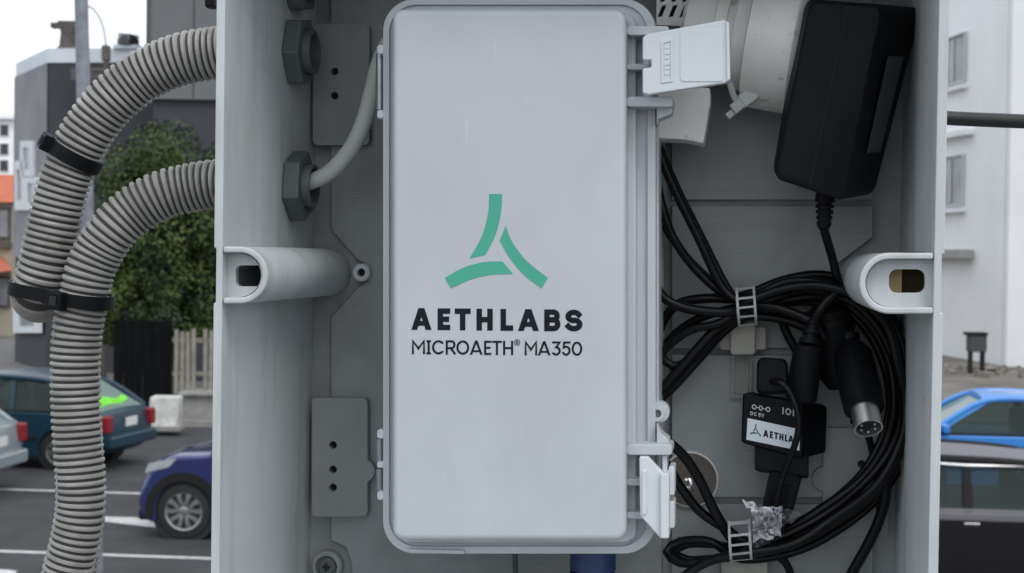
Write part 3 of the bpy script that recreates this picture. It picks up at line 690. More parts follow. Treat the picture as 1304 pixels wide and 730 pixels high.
def lbput(q, asp):
    def put(x, y, l):
        p = quadmap(q, [(x / asp[0], y / asp[1])], SW - .00028 - l)[0]; return p
    return put
put = lbput(lbq, (100, 40))
mb = MB(); glyphs(mb, [('A', 31, 41), ('E', 43.5, 49.5), ('T', 51.5, 59.5), ('H', 61.5, 69.5), ('L', 72, 77.5), ('A', 78.5, 88.5), ('B', 90.5, 98)], 15, 28, 3.0, put); part('label_lettering', mb, M_INK, lb, smooth=False)
mb = MB()
for s in BL:
    pts = blade(*s); mb.add([put(6 + (x - 187) * .058, 8 + (y - 76) * .062, 0) for x, y in pts], [tuple(range(len(pts)))])
part('label_logo', mb, mat('logo_dark_green', (.03, .12, .10), .5, nz=.05, nscale=80), lb, smooth=False)
tp = lbput([(948, 502), (1021, 513), (1020, 549), (946, 533)], (100, 40))
mb = MB(); glyphs(mb, [('O', 14, 22), ('O', 26, 33), ('O', 38, 46)], 14, 22, 1.6, tp); glyphs(mb, [('D', 12, 17), ('C', 18.5, 23), ('5', 26, 30), ('V', 31, 36)], 26, 32, 1.2, tp)
stroke(mb, [(22, 18), (26, 18)], 1.3, tp, .00001); stroke(mb, [(33, 18), (38, 18)], 1.3, tp, .00001)
glyphs(mb, [('1', 66, 70), ('O', 72, 82), ('1', 84, 88), ('1', 91, 95)], 11, 21, 1.9, tp)
part('case_lettering', mb, M_TINY, sa, smooth=False)
# plug on top of the serial adapter
pg = solo('dc_plug', MB().loft([quadmap([(967, 457), (1000, 459), (1002, 497), (965, 499)], rr(0, 0, 1, 1, .2, 3), .106), quadmap([(964, 455), (1003, 457), (1005, 502), (963, 503)], rr(0, 0, 1, 1, .2, 3), .108), quadmap([(964, 455), (1003, 457), (1005, 502), (963, 503)], rr(0, 0, 1, 1, .2, 3), .124)]), M_BLACK,
          'stubby black plug on the top left of the serial adapter', 'plug', smooth=28)
wire = smooth_path([bp(984, 486, .1055), bp(992, 486, .101), bp(1004, 496, .099), bp(1015, 522, .0985), bp(1017, 545, .0985), bp(1011, 570, .099), bp(1002, 592, .1), bp(994, 615, .104), bp(988, 640, .106), bp(984, 665, .108)], .003)
solo('thin_wire', MB().tube(wire, .0017, 8), M_CABLE, 'thin black wire looping in front of the serial adapter label', 'wire')
# inline plug right of it
ip = thing('inline_plug', 'long black moulded plug standing beside the serial adapter', 'plug', bp(1022, 505, .12))
def spin(px0, py0, w0, px1, py1, w1, prof, n=24):
    a = bp(px0, py0, w0); b = bp(px1, py1, w1); L = (b - a).length
    return MB().lathe(a, b - a, [(t * L, r) for t, r in prof], n)
part('plug_body', spin(1030, 438, .104, 1020, 510, .110, [(0, .0052), (.05, .0066), (.35, .0074), (.95, .0078), (1, .0068)]), M_BLACK, ip, smooth=35)
part('strain_relief', spin(1036, 408, .108, 1030, 440, .104, [(0, .003), (.1, .0036), (.2, .0036), (.22, .003), (.4, .003), (.42, .0042), (.58, .0042), (.6, .0034), (.75, .0034), (.77, .0050), (1, .0054)]), M_BLACK, ip, smooth=35)
cc = smooth_path([bp(1036, 410, .108), bp(1046, 392, .106), bp(1064, 374, .108), bp(1090, 368, .114), bp(1120, 392, .120), bp(1146, 440, .126)], .004)
part('cord', MB().tube(cc, .0024, 10), M_CABLE, ip)
# round multi-pin plug with a bright metal end
dp = thing('din_plug', 'black round plug with a shiny metal multi-pin end', 'plug', bp(1104, 555, .1))
a = bp(1086, 452, .118); b = bp(1101, 522, .096); dd = (b - a).normalized()
part('plug_body', MB().lathe(a, b - a, [(-.004, .0070), (0, .0092), (.012, .0100), (.026, .0102), ((b - a).length * .98, .0098), ((b - a).length, .0080)], 32), M_BLACK, dp, smooth=35)
part('strain_relief', spin(1076, 404, .124, 1086, 452, .118, [(0, .0034), (.2, .0042), (.3, .0042), (.32, .0034), (.45, .0034), (.47, .0052), (.62, .0052), (.64, .0042), (.76, .0042), (.78, .0062), (1, .0068)]), M_BLACK, dp, smooth=35)
L = .0115; s0 = b - dd * .0004
part('metal_shell', MB().lathe(s0, dd, [(0, .0069), (L, .0069), (L, .0062), (L - .006, .0062)], 36, cap=False), M_STEEL, dp, smooth=35)
part('pin_insert', MB().lathe(s0, dd, [(0, .0063), (L - .0045, .0063)], 28), M_HOLE, dp, smooth=35)
e1 = dd.orthogonal().normalized(); e2 = dd.cross(e1)
for k in range(5):
    an = radians(20 + 62 * k); c = s0 + dd * (L - .0046) + (e1 * cos(an) + e2 * sin(an)) * .0038
    part('pin', MB().lathe(c, dd, [(0, .0006), (.004, .0006), (.0043, .0003)], 8), M_STEEL, dp)
ev = Vector((-.1, -1, 0)); ev = (ev - dd * ev.dot(dd)).normalized()
part('seam', MB().tube([a + dd * .001 + ev * .0096, a + dd * .012 + ev * .01005, a + dd * .026 + ev * .01025, b - dd * .001 + ev * .0098], .0003, 6), mat('seam_edge', (.011, .012, .014)), dp)
cc = smooth_path([bp(1078, 406, .124), bp(1070, 388, .124), bp(1050, 374, .122), bp(1015, 372, .118), bp(980, 382, .114), bp(950, 392, .114)], .004)
part('cord', MB().tube(cc, .0024, 10), M_CABLE, dp)
cable([(1102, 540, .118), (1112, 580, .126), (1118, 612, .130), (1120, 650, .132)], .0018, 'thin black cable seen just below the metal plug end', GRP)
for px_, py_, w_ in ((1060, 415, .116),):
    pk = thing('ferrite_lump', 'dark moulded lump in the thick of the coil beside the round plug', 'cable lump', bp(px_, py_, w_))
    part('lump_body', spin(1052, 388, .124, 1072, 492, .130, [(0, .006), (.06, .0115), (.8, .0118), (1, .007)]), M_BLACK, pk, smooth=35)
    part('lump_band', spin(1055, 404, .1245, 1056.5, 412, .125, [(0, .0120), (1, .0121)]), M_CABLE, pk)

# screw on a brown washer, low behind the latch
ws = thing('washer', 'brown round washer with a pale edge and a bright screw', 'washer', bp(885, 615, PW))
wc0 = bp(879, 610, PW)
part('disc', MB().lathe(wc0 + Vector((0, -.0004, 0)), (0, -1, 0), [(0, .0138), (.0022, .0138), (.0022, .0001)], 40), M_WASHER, ws, smooth=30)
part('pale_rim', MB().lathe(wc0 + Vector((0, -.0003, 0)), (0, -1, 0), [(0, .0138), (0, .0147), (.0018, .0147), (.0020, .0138)], 44, cap=False), M_WEDGE, ws, smooth=30)
scp = bp(876, 616, PW - .003)
part('screw_head', MB().lathe(scp, (0, -1, 0), [(0, .0042), (.001, .0042), (.0026, .003), (.0031, .0012)], 20), M_STEEL, ws)
part('screw_tip', MB().lathe(scp + Vector((0, -.002, 0)), (-.1, -1, .55), [(0, .0014), (.006, .0013), (.0068, .0007)], 12), M_STEEL, ws)

# crumpled clear wrap
wcn = bp(978, 662, .098)
wr = thing('plastic_wrap', 'crumpled scrap of clear plastic wrap beside the lower clip', 'plastic wrap', wcn)
def film(pts, w0, amp, sd_, n=15):
    mb = MB(); g = []
    (ax_, ay), (bx, by), (cx_, cy), (dx, dy) = pts
    for i in range(n):
        for j in range(n):
            u, v = i / (n - 1), j / (n - 1)
            x = (1 - u) * ((1 - v) * ax_ + v * dx) + u * ((1 - v) * bx + v * cx_); y = (1 - u) * ((1 - v) * ay + v * dy) + u * ((1 - v) * by + v * cy)
            q = Vector((x * .11, y * .11, sd_)); z = abs(noise.noise(q * 1.0)) + .5 * abs(noise.noise(q * 2.3)) - .35
            g.append(bp(x + 5 * noise.noise(q + Vector((7, 0, 0))), y + 5 * noise.noise(q + Vector((0, 9, 0))), w0 - amp * z))
    part('film_fold', mb.add(g, [(i * n + j, i * n + j + 1, (i + 1) * n + j + 1, (i + 1) * n + j) for i in range(n - 1) for j in range(n - 1)]), M_WRAP, wr, smooth=50)
film([(957, 644), (998, 646), (994, 682), (960, 690)], .102, .016, 1.0)
film([(962, 650), (1004, 655), (990, 674), (958, 676)], .098, .014, 4.2)
film([(985, 648), (1021, 652), (1016, 664), (986, 674)], .105, .010, 7.7)
film([(944, 634), (972, 650), (966, 658), (946, 640)], .100, .008, 2.1)
film([(955, 672), (984, 668), (980, 690), (956, 702)], .106, .012, 9.3)

# black cable leaving on the right, outside
oc = smooth_path([bp(1190, 149, .11), bp(1215, 151, .11), bp(1260, 153, .108), bp(1310, 155, .106), bp(1380, 157, .10)], .01)
solo('overhead_cable', MB().tube(oc, .0035, 12), mat('weathered_rubber', (.012, .013, .014), .4, nz=.15, nscale=60), 'thick black cable leaving the right side of the box', 'cable')
# post that carries the box (behind it)
pz = BOX @ Vector((-.01, DEP + .06, 0))
M_GALV = mat('galvanised_steel', (.20, .215, .25), .55, metal=.35, nz=.2, nscale=14, bump=.1, bscale=120)
mp = thing('mounting_post', 'galvanised post standing behind the junction box', 'post', (pz.x, pz.y, 0), M=ID)
part('post_shaft', MB().lathe((pz.x, pz.y, 0), (0, 0, 1), [(0, .05), (CAM_H + .1, .05)], 24), M_GALV, mp)
part('post_base', MB().lathe((pz.x, pz.y, 0.002), (0, 0, 1), [(0, .12), (.02, .12), (.021, .052)], 24), M_GALV, mp)

exec_bg = True
# ================================================================ STREET: ground, road, markings
M_ASPH = mat('asphalt', (.036, .036, .0395), .9, nz=.38, nscale=1.1, bump=.5, bscale=60, detail=10)
M_PATH = mat('footpath', (.14, .135, .13), .9, nz=.2, nscale=2, bump=.3, bscale=30)
M_DIRT = mat('dirt_lot', (.15, .135, .115), .95, nz=.35, nscale=.8, bump=.3, bscale=20, detail=8)
M_PAINT = mat('road_paint', (.62, .62, .62), .7, col2=(.38, .38, .38), nscale=9, detail=8)
M_CONC = mat('concrete', (.27, .265, .25), .85, nz=.25, nscale=3, bump=.3, bscale=40)
struct('ground', MB().add([(-400, -200, -.012), (400, -200, -.012), (400, 800, -.012), (-400, 800, -.012)], [(0, 1, 2, 3)]), M_PATH)
p0 = G(0, 622); p1 = G(175, 630); rd = (p1 - p0); rd.z = 0; rd.normalize()   # the street runs along rd
rd = Vector((cos(radians(-6)), sin(radians(-6)), 0)); rn = Vector((-rd.y, rd.x, 0))
def strip(o, a0, a1, b0, b1, z): return [o + rd * a + rn * b + Vector((0, 0, z - o.z)) for a, b in ((a0, b0), (a1, b0), (a1, b1), (a0, b1))]
la = G(88, 626)
struct('road', MB().add(strip(la, -150, 150, -13.5, 8.5, 0), [(0, 1, 2, 3)]), M_ASPH)
lb_ = G(135, 707)
struct('lane_line', MB().add(strip(la, -60, 60, -.06, .06, .004), [(0, 1, 2, 3)]), M_PAINT)
struct('lane_line', MB().add(strip(lb_, -60, 60, -.06, .06, .004), [(0, 1, 2, 3)]), M_PAINT)
ga = [G(133, 658, .004), G(170, 659, .004), G(235, 666, .004), G(235, 676, .004), G(165, 668, .004), G(133, 664, .004)]
struct('arrow_marking', MB().add(ga, [tuple(range(6))]), M_PAINT)
struct('lane_line', MB().add([G(-60, 719, .004), G(22, 727, .004), G(18, 733, .004), G(-60, 729, .004)], [(0, 1, 2, 3)]), M_PAINT)
kb = la + rn * 8.5
mb = MB(); c = strip(la, -150, 150, 8.5, 8.7, -.05); mb.prism(c, (0, 0, .17)); struct('kerb', mb, M_CONC)
mb = MB(); c = strip(la, -150, 150, -13.7, -13.5, -.05); mb.prism(c, (0, 0, .17)); struct('kerb', mb, M_CONC)
mb = MB(); c = strip(la, -150, 150, 8.7, 14, -.02); mb.prism(c, (0, 0, .13)); struct('footpath', mb, M_PATH)
mb = MB(); c = strip(la, -150, 150, -30, -13.7, -.02); mb.prism(c, (0, 0, .13)); struct('footpath', mb, M_PATH)
struct('dirt_lot', MB().add([(4, 36, 0), (60, 34, 0), (60, 41, .34), (4, 42, .36), (60, 80, .36), (4, 80, .38)], [(0, 1, 2, 3), (3, 2, 4, 5)]), M_DIRT)

# ================================================================ CARS
M_TYRE = mat('tyre', (.014, .014, .015), .8, nz=.15, nscale=30)
M_RIM = mat('alloy_rim', (.30, .30, .30), .3, metal=.8, nz=.1, nscale=20)
M_TRIM = mat('black_trim', (.014, .014, .015), .7, spec=.2, nz=.15, nscale=20)
M_GLASS = clear('car_glass', (.52, .60, .58), .05, .02)
M_HEAD = mat('headlight', (.36, .38, .41), .15, nz=.2, nscale=30)
M_TAIL = mat('taillight', (.22, .012, .02), .25, nz=.25, nscale=20)
M_PL = mat('number_plate', (.6, .6, .58), .5, nz=.05, nscale=20)
M_CHROME = mat('chrome', (.6, .6, .62), .2, metal=.9, nz=.05, nscale=30)
M_SEAT = mat('car_interior', (.05, .05, .05), .8, nz=.2, nscale=9)
def lerp(a, b, t): return a + (b - a) * t
def wheel(parent, x, y, r, sd, spokes):
    tw = .20
    o = Vector((x, y - sd * tw, r)); d = Vector((0, sd, 0))
    wpart = part('wheel', MB().lathe(o, d, [(0, r * .66), (.01, r * .93), (.04, r), (tw - .04, r), (tw - .012, r * .94), (tw, r * .72), (tw - .03, r * .68), (.05, r * .66)], 36, cap=False), M_TYRE, parent, smooth=40)
    c = o + d * (tw - .015)
    mb = MB(); mb.lathe(c, d, [(-.1, r * .66), (.0, r * .70), (.008, r * .68), (.0, r * .62), (-.1, r * .60)], 36, cap=False)
    mb.lathe(c, d, [(-.06, .05), (-.005, .06), (.0, .045), (.0, .001)], 18)
    for k in range(spokes):
        a0 = 2 * pi * k / spokes + .3
        for sgn in (-1, 1):
            a1 = a0 + sgn * .34; a2 = a0 + sgn * .17
            def pt(a, rr_, h, tdy): return c + d * tdy + Vector((cos(a), 0, sin(a))) * rr_ + Vector((-sin(a), 0, cos(a))) * h
            wd = .024
            mb.loft([[pt(a2 - sgn * .1, .05, -wd, -.03), pt(a2 - sgn * .1, .05, wd, -.03), pt(a2 - sgn * .1, .05, wd, -.004), pt(a2 - sgn * .1, .05, -wd, -.004)],
                     [pt(a1, r * .45, -wd, -.03), pt(a1, r * .45, wd, -.03), pt(a1, r * .45, wd, .004), pt(a1, r * .45, -wd, .004)],
                     [pt(a1 - sgn * .05, r * .63, -wd * 1.3, -.03), pt(a1 - sgn * .05, r * .63, wd * 1.3, -.03), pt(a1 - sgn * .05, r * .63, wd * 1.3, .0), pt(a1 - sgn * .05, r * .63, -wd * 1.3, .0)]])
    part('rim', mb, M_RIM, wpart, smooth=40)
    part('brake_disc', MB().lathe(c, d, [(-.12, r * .6), (-.10, r * .6)], 24), M_TRIM, wpart)
def car(name, label, cat, loc, heading, paint, L=4.3, Wd=1.75, belt=.92, roof=1.45, hood=.86, wr=.31, nose_x=None, wb=2.6, fo=.85, ws0=.95, ws1=1.75, rf1=3.3, rb=4.0, boot=None, group=None, cladding=False, spokes=5, lower=None, rails=False):
    """x runs from nose (0) to tail (-L); the wheels, glass, lamps are parts"""
    t = thing(name, label, cat, (0, 0, 0), group, M=Matrix.Translation(loc) @ Matrix.Rotation(heading, 4, 'Z'))
    fa, ra = -fo, -fo - wb; zb = .20; ar = wr * 1.16
    def arch(x):
        return [(x + ar * cos(radians(a)), wr + ar * sin(radians(a))) for a in range(-15, 196, 15)][::-1]
    bt = boot if boot is not None else belt
    top = [(-L + .02, .42), (-L, .62), (-L + .05, bt - .06), (-L + .12, bt), (-rb + .0, belt), (-ws0, belt), (-ws0 + .10, belt - .02), (-.45, hood - .04), (-.16, hood - .16), (-.03, .60), (0, .46), (-.03, .28), (-.16, zb)]
    prof = top + [(x, z) for x, z in arch(fa)[::-1]] + [(x, z) for x, z in arch(ra)[::-1]] + [(-L + .2, zb + .04)]
    hw = Wd / 2
    mb = MB(); rings = []
    for y, sx, dz in ((-hw, .965, 0), (-hw * .96, .985, 0), (-hw * .6, 1.0, .02), (0, 1.01, .035), (hw * .6, 1.0, .02), (hw * .96, .985, 0), (hw, .965, 0)):
        rings.append([Vector((-L / 2 + (x + L / 2) * (sx if abs(x + L / 2) > L * .38 else 1), y, z + (dz if z > .7 else 0) - (.02 if (abs(y) == hw and z > .7) else 0))) for x, z in prof])
    mb.loft(rings)
    body = part('body', mb, paint, t, smooth=32, bevel=.02)
    iw = hw * .80; r0 = hw * .965
    # cabin: pillars and roof
    B0 = [Vector((-ws0, s * r0, belt)) for s in (1, -1)]; C0 = [Vector((-rb, s * r0, belt)) for s in (1, -1)]
    B1 = [Vector((-ws1, s * iw, roof)) for s in (1, -1)]; C1 = [Vector((-rf1, s * iw, roof - .04)) for s in (1, -1)]
    def bar(mb, a, b, wx, wy=.05):
        d_ = (b - a).normalized(); yv = Vector((0, 1, 0)); n1 = d_.cross(yv).normalized(); n2 = n1.cross(d_)
        mb.loft([[p + n1 * sx * wx / 2 + n2 * sy * wy / 2 for sx, sy in ((-1, -1), (1, -1), (1, 1), (-1, 1))] for p in (a, b)])
    rm = MB()
    rr_ = []
    for k in range(9):
        u = k / 8; x = lerp(-ws1 + .06, -rf1 - .06, u); h = roof - .04 * u + .035 * sin(pi * min(1, u * 1.1)) ; rr_.append([Vector((x, iw + .03, h - .05)), Vector((x, iw - .02, h - .01)), Vector((x, iw * .5, h + .035)), Vector((x, 0, h + .05)), Vector((x, -iw * .5, h + .035)), Vector((x, -iw + .02, h - .01)), Vector((x, -iw - .03, h - .05)), Vector((x, 0, h - .04))])
    rm.loft(rr_)
    part('roof', rm, paint, t, smooth=40)
    mid = (ws1 + rf1) / 2
    for i, s in enumerate((1, -1)):
        pm = MB()
        bar(pm, B0[i] + Vector((.0, 0, -.02)), B1[i] + Vector((0, 0, -.02)), .07)
        bar(pm, C0[i] + Vector((0, 0, -.02)), C1[i] + Vector((0, 0, -.02)), .12)
        xm0, xm1 = -(ws0 + rb) / 2 - .02, -mid
        bar(pm, Vector((xm0, s * r0, belt - .02)), Vector((xm1, s * iw, roof - .03)), .08)
        bar(pm, Vector((-rb + .42, s * r0, belt - .02)), Vector((-rf1 + .16, s * iw, roof - .04)), .06)
        pm.tube(smooth_path([B0[i] + Vector((0, 0, -.01)), B0[i].lerp(B1[i], .55) + Vector((0, 0, .035)), B1[i] + Vector((-.05, 0, -.015)), B1[i].lerp(C1[i], .5) + Vector((0, .02 * s, .02)), C1[i] + Vector((.05, 0, -.02)), C1[i].lerp(C0[i], .5) + Vector((0, 0, .03)), C0[i]], .12), .045, 8)
        part('pillar', pm, M_TRIM if rails else paint, t, smooth=30)
    def pane(nm, q, parent=t):
        c_ = sum(q, Vector()) / 4; n_ = (q[1] - q[0]).cross(q[3] - q[0]).normalized()
        part(nm, MB().prism(q, n_ * .005), M_GLASS, parent)
    for i, s in enumerate((1, -1)):
        o_ = Vector((0, s * .004, 0))
        zb_ = belt - .01; zt = roof - .05
        def on(x0, x1): return [Vector((x0[0], s * r0, zb_)) + o_, Vector((x0[1], s * r0, zb_)) + o_, Vector((x1[1], s * iw, zt)) + o_, Vector((x1[0], s * iw, zt)) + o_]
        xm0, xm1 = -(ws0 + rb) / 2 - .02, -mid
        pane('side_window', on((-ws0 - .06, xm0 + .05), (-ws1 - .05, xm1 + .05)))
        pane('side_window', on((xm0 - .05, -rb + .46), (xm1 - .05, -rf1 + .20)))
        pane('side_window', on((-rb + .38, -rb + .08), (-rf1 + .12, -rf1 + .04)))
    pane('windscreen', [Vector((-ws0 + .02, r0 - .05, belt)), Vector((-ws0 + .02, -r0 + .05, belt)), Vector((-ws1 + .01, -iw + .04, roof - .02)), Vector((-ws1 + .01, iw - .04, roof - .02))])
    pane('rear_window', [Vector((-rb - .01, r0 - .08, belt)), Vector((-rb - .01, -r0 + .08, belt)), Vector((-rf1 - .01, -iw + .06, roof - .06)), Vector((-rf1 - .01, iw - .06, roof - .06))])
    # belt trim, seats, mirrors, handles
    for s in (1, -1):
        part('belt_trim', MB().box((-(ws0 + rb) / 2, s * (r0 + .012), belt + .004), (rb - ws0 - .1, .02, .035 if rails else .022)), M_CHROME if rails else M_TRIM, t)
        mb = MB(); mb.box((-ws0 - .22, s * (hw + .07), belt + .09), (.10, .17, .13)); mir = part('mirror', mb, paint, t, bevel=.03)
        part('mirror_glass', MB().box((-ws0 - .275, s * (hw + .07), belt + .09), (.006, .14, .10)), M_CHROME, mir)
        xm0 = -(ws0 + rb) / 2
        for hx in (xm0 + .02, xm0 - .85):
            part('door_handle', MB().box((hx - .08, s * (hw + .012), belt - .13), (.16, .03, .03)), paint if not rails else M_CHROME, t, bevel=.008)
        for dx in (-ws0 - .05, xm0, -rb + .3):
            part('door_seam', MB().box((dx, s * (hw + .0005), .60), (.008, .006, .56)), M_HOLE, t, smooth=False)
        if lower is None: part('side_moulding', MB().box((-L / 2, s * (hw + .006), .50), (wb - 2 * ar - .04, .02, .055)), M_TRIM, t)
        mb = MB(); mb.box((-.21, s * (hw - .22), hood - .19), (.20, .34, .11), Matrix.Rotation(radians(18), 3, 'Y')); part('headlight', mb, M_HEAD, t, bevel=.05, seg=3)
        part('headlight_wing', MB().prism([Vector((-.12, s * (hw + .004), hood - .25)), Vector((-.17, s * (hw + .004), hood - .13)), Vector((-.52, s * (hw + .004), hood - .06)), Vector((-.42, s * (hw + .004), hood - .17))], (0, -s * .03, 0)), M_HEAD, t)
        part('taillight', MB().box((-L + .07, s * (hw - .10), bt - .18), (.22, .18, .27)), M_TAIL, t, bevel=.03)
        if rails: part('window_trim', MB().tube(smooth_path([Vector((-ws0 - .15, s * (r0 + .006), belt + .03)), Vector((-ws1 + .02, s * (iw + .02), roof - .07)), Vector((-mid, s * (iw + .035), roof - .055)), Vector((-rf1 - .02, s * (iw + .02), roof - .09)), Vector((-rb + .12, s * (r0 + .006), belt + .03))], .15), .024, 8), M_CHROME, t)
        for wx in (fa, ra): wheel(t, wx, s * (hw - .012), wr, s, spokes)
        if cladding:
            for wx in (fa, ra):
                a_ = [Vector((wx + (ar + .075) * cos(radians(q)), s * (hw + .012), wr + (ar + .075) * sin(radians(q)))) for q in range(-12, 193, 12)]
                b_ = [Vector((wx + (ar - .03) * cos(radians(q)), s * (hw + .012), wr + (ar - .03) * sin(radians(q)))) for q in range(192, -13, -12)]
                part('arch_cladding', MB().prism(a_ + b_, (0, -s * .10, 0)), M_TRIM, t)
        if lower is not None:
            part('lower_door', MB().box((-L / 2 - .0, s * (hw + .006), .58), (wb - 2 * ar - .02, .02, .58)), lower, t, bevel=.006)
        for wx in (fa, ra):
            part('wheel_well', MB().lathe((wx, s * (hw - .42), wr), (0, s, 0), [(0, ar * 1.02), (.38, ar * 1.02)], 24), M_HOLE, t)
    part('grille', MB().box((-.02, 0, .58), (.06, Wd * .42, .12)), M_TRIM, t, bevel=.01)
    part('lower_bumper', MB().box((-.07, 0, .27), (.14, Wd * .88, .13)), M_TRIM, t, bevel=.03)
    part('rear_bumper', MB().box((-L - .0, 0, .46), (.16, Wd * .93, .20)), paint, t, bevel=.04)
    part('number_plate', MB().box((-L - .012, 0, .74), (.02, .38, .14)), M_PL, t)
    part('front_plate', MB().box((.018, 0, .44), (.02, .38, .12)), M_PL, t)
    mb = MB()
    for sx in (-ws1 - .35, -ws1 - 1.25):
        for s in (.42, -.42):
            mb.box((sx, s * hw * 1.0, .70), (.5, .5, .3)); mb.box((sx - .28, s * hw, .98), (.14, .46, .56)); mb.box((sx - .30, s * hw, 1.28), (.10, .24, .14))
    part('seat', mb, M_SEAT, t, bevel=.04)
    return t
def paint(name, col, **k): return mat(name, col, .3, spec=.5, nz=.04, nscale=3, coat=.6, **k)
HD = pi + radians(-6)            # facing left along the street
# the purple-blue suv: front wheel seen at (235,650)
def place(wheel_px, wheel_py, fo, Wd, head=HD):
    """nose position so that the near front wheel touches the road at that sight line"""
    g = G(wheel_px, wheel_py); f = Vector((cos(head), sin(head), 0)); left = Vector((-f.y, f.x, 0))
    return g + f * fo - left * (Wd / 2 - .1)
car('suv', 'metallic blue violet SUV nosing out from behind the box, black arch cladding', 'car', place(236, 686, .60, 1.80), HD, mat('violet_paint', (.022, .030, .135), .32, metal=.45, nz=.04, nscale=3, coat=.8), L=4.35, Wd=1.80, belt=1.05, roof=1.64, hood=1.05, wr=.345, wb=2.62, fo=.60, ws0=.95, ws1=1.65, rf1=3.6, rb=4.1, cladding=True, spokes=5)
# teal hatchback seen from behind its left rear
tc = G(62, 611); Lh = 4.15
f = Vector((cos(HD), sin(HD), 0)); lf = Vector((-f.y, f.x, 0))
teal_rear = G(134, 603)
HT = pi - radians(13); ft = Vector((cos(HT), sin(HT), 0)); lt = Vector((-ft.y, ft.x, 0))
loc = teal_rear + ft * (Lh - .0) - lt * (1.70 / 2)
teal = car('hatchback', 'dark teal hatchback with a lime vest behind its rear window', 'car', loc, HT, mat('teal_paint', (.007, .032, .052), .35, spec=.35, nz=.04, nscale=3, coat=.15), L=Lh, Wd=1.70, belt=.92, roof=1.44, hood=.88, wr=.30, wb=2.5, fo=.82, ws0=1.0, ws1=1.75, rf1=3.2, rb=3.98, boot=.93, spokes=6)
vm = Matrix.Translation(loc) @ Matrix.Rotation(HT, 4, 'Z')
vg = [[Vector((-3.40, y, .96)), Vector((-3.88, y, .955)), Vector((-3.80 + .03 * sin(y * 9), y, 1.10 + .03 * sin(y * 5))), Vector((-3.42, y, 1.12 + .04 * sin(y * 7)))] for y in [-.55 + .1 * k for k in range(12)]]
solo('hi_vis_vest', MB().loft(vg), mat('lime_fabric', (.20, .72, .05), .8, nz=.2, nscale=8), 'lime green vest lying inside the rear window of the teal hatchback', 'vest', M=vm, smooth=40)
# silver car cut by the left edge
sr = G(-34, 641); Ls = 4.2
loc = sr + f * Ls - lf * .86
car('silver_car', 'pale silver car cut off by the left edge', 'car', loc, HD, paint('silver_paint', (.22, .25, .27)), L=Ls, Wd=1.72, belt=.92, roof=1.44, hood=.88, wr=.31, wb=2.55, ws0=1.0, ws1=1.75, rf1=3.3, rb=4.02, boot=.98, spokes=6)
# right: dark silver saloon close by, bright blue car behind it
D1 = 16.4
q = at(1262, 660, D1); q.z = 0
car('saloon_car', 'silver saloon with near black doors cut off by the lower right corner', 'car', Vector((q.x, q.y, 0)) + f * 3.2 + rn * 0.4, HD, mat('grey_paint', (.15, .145, .16), .5, spec=.2, nz=.04, nscale=3), L=4.9, Wd=1.82, belt=.96, roof=1.46, hood=.92, wr=.32, wb=3.1, ws0=1.2, ws1=2.0, rf1=3.75, rb=4.5, lower=mat('gloss_black', (.006, .006, .007), .25, nz=.1, nscale=4), rails=True)
q = at(1232, 548, 23.0); q.z = 0
car('blue_car', 'bright sky blue car behind the silver saloon', 'car', Vector((q.x, q.y, 0)) + f * 1.5 + rn * .8, HD, paint('sky_blue_paint', (.03, .22, .62)), L=4.2, Wd=1.72, belt=.96, roof=1.48, hood=.88, wr=.31, wb=2.55, ws0=.95, ws1=1.8, rf1=3.3, rb=4.0)

# ================================================================ STREET POLE, FAR LAMP
g = at(107, 365, 13.0)
sp = thing('street_pole', 'mottled galvanised street pole passing behind the left conduits', 'pole', (g.x, g.y, 0), M=ID)
pt0 = at(117, 560, 13.0); pt1 = at(103.5, 0, 13.0); dv = (pt1 - pt0) / (pt1.z - pt0.z)
base = pt0 + dv * (0 - pt0.z); topp = pt0 + dv * (7.5 - pt0.z)
part('pole_shaft', MB().tube([base, topp], [.066, .052], 28), mat('pole_zinc', (.22, .235, .265), .6, metal=.25, nz=.28, nscale=9, bump=.15, bscale=60, detail=7), sp)
part('pole_cap', MB().lathe(topp, dv, [(0, .06), (.03, .06), (.06, .02)], 20), M_GALV, sp)
part('pole_collar', MB().lathe(base + Vector((0, 0, .05)), dv, [(0, .12), (.02, .12), (.03, .07), (.25, .069)], 24), M_GALV, sp)

# ================================================================ BUILDINGS (left)
M_DARKW = mat('dark_wall', (.045, .046, .055), .8, nz=.12, nscale=.8)
M_GREYW = mat('grey_wall', (.245, .245, .26), .85, nz=.16, nscale=.7, detail=8)
M_GREYW2 = mat('panel_wall', (.145, .150, .155), .85, nz=.08, nscale=.6)
M_PARA = mat('parapet_white', (.62, .66, .71), .7, nz=.05, nscale=1)
M_WHITEW = mat('white_render', (.87, .88, .89), .85, nz=.05, nscale=.5, detail=6)
M_CREAMW = mat('cream_wall', (.38, .34, .27), .85, nz=.12, nscale=1)
M_ROOFR = mat('red_roof', (.50, .13, .065), .75, nz=.18, nscale=3)
M_WIN = mat('dark_window', (.03, .034, .04), .15, nz=.3, nscale=1)
M_WIN2 = mat('grey_window', (.24, .25, .27), .25, nz=.3, nscale=1)
M_FRAMEW = mat('window_frame', (.66, .68, .70), .6, nz=.05, nscale=3)
M_RUST = mat('old_flue', (.10, .09, .08), .8, nz=.3, nscale=6)
D = 45.0
cx_ = at(60, 300, D).x; fx = at(20, 300, 48.7).x; ex = at(196, 300, 44.0).x
ztop = at(60, 62, D).z; zpar = at(60, 80, D).z
db = thing('corner_building', 'dark corner building with a white parapet and a pale grey side wall', 'building', (cx_, D, 0), M=ID)
foot = [Vector((cx_, D, 0)), Vector((fx, 48.7, 0)), Vector((fx + 8, 58, 0)), Vector((ex + 6, 52, 0)), Vector((ex + 4, 44.0, 0))]
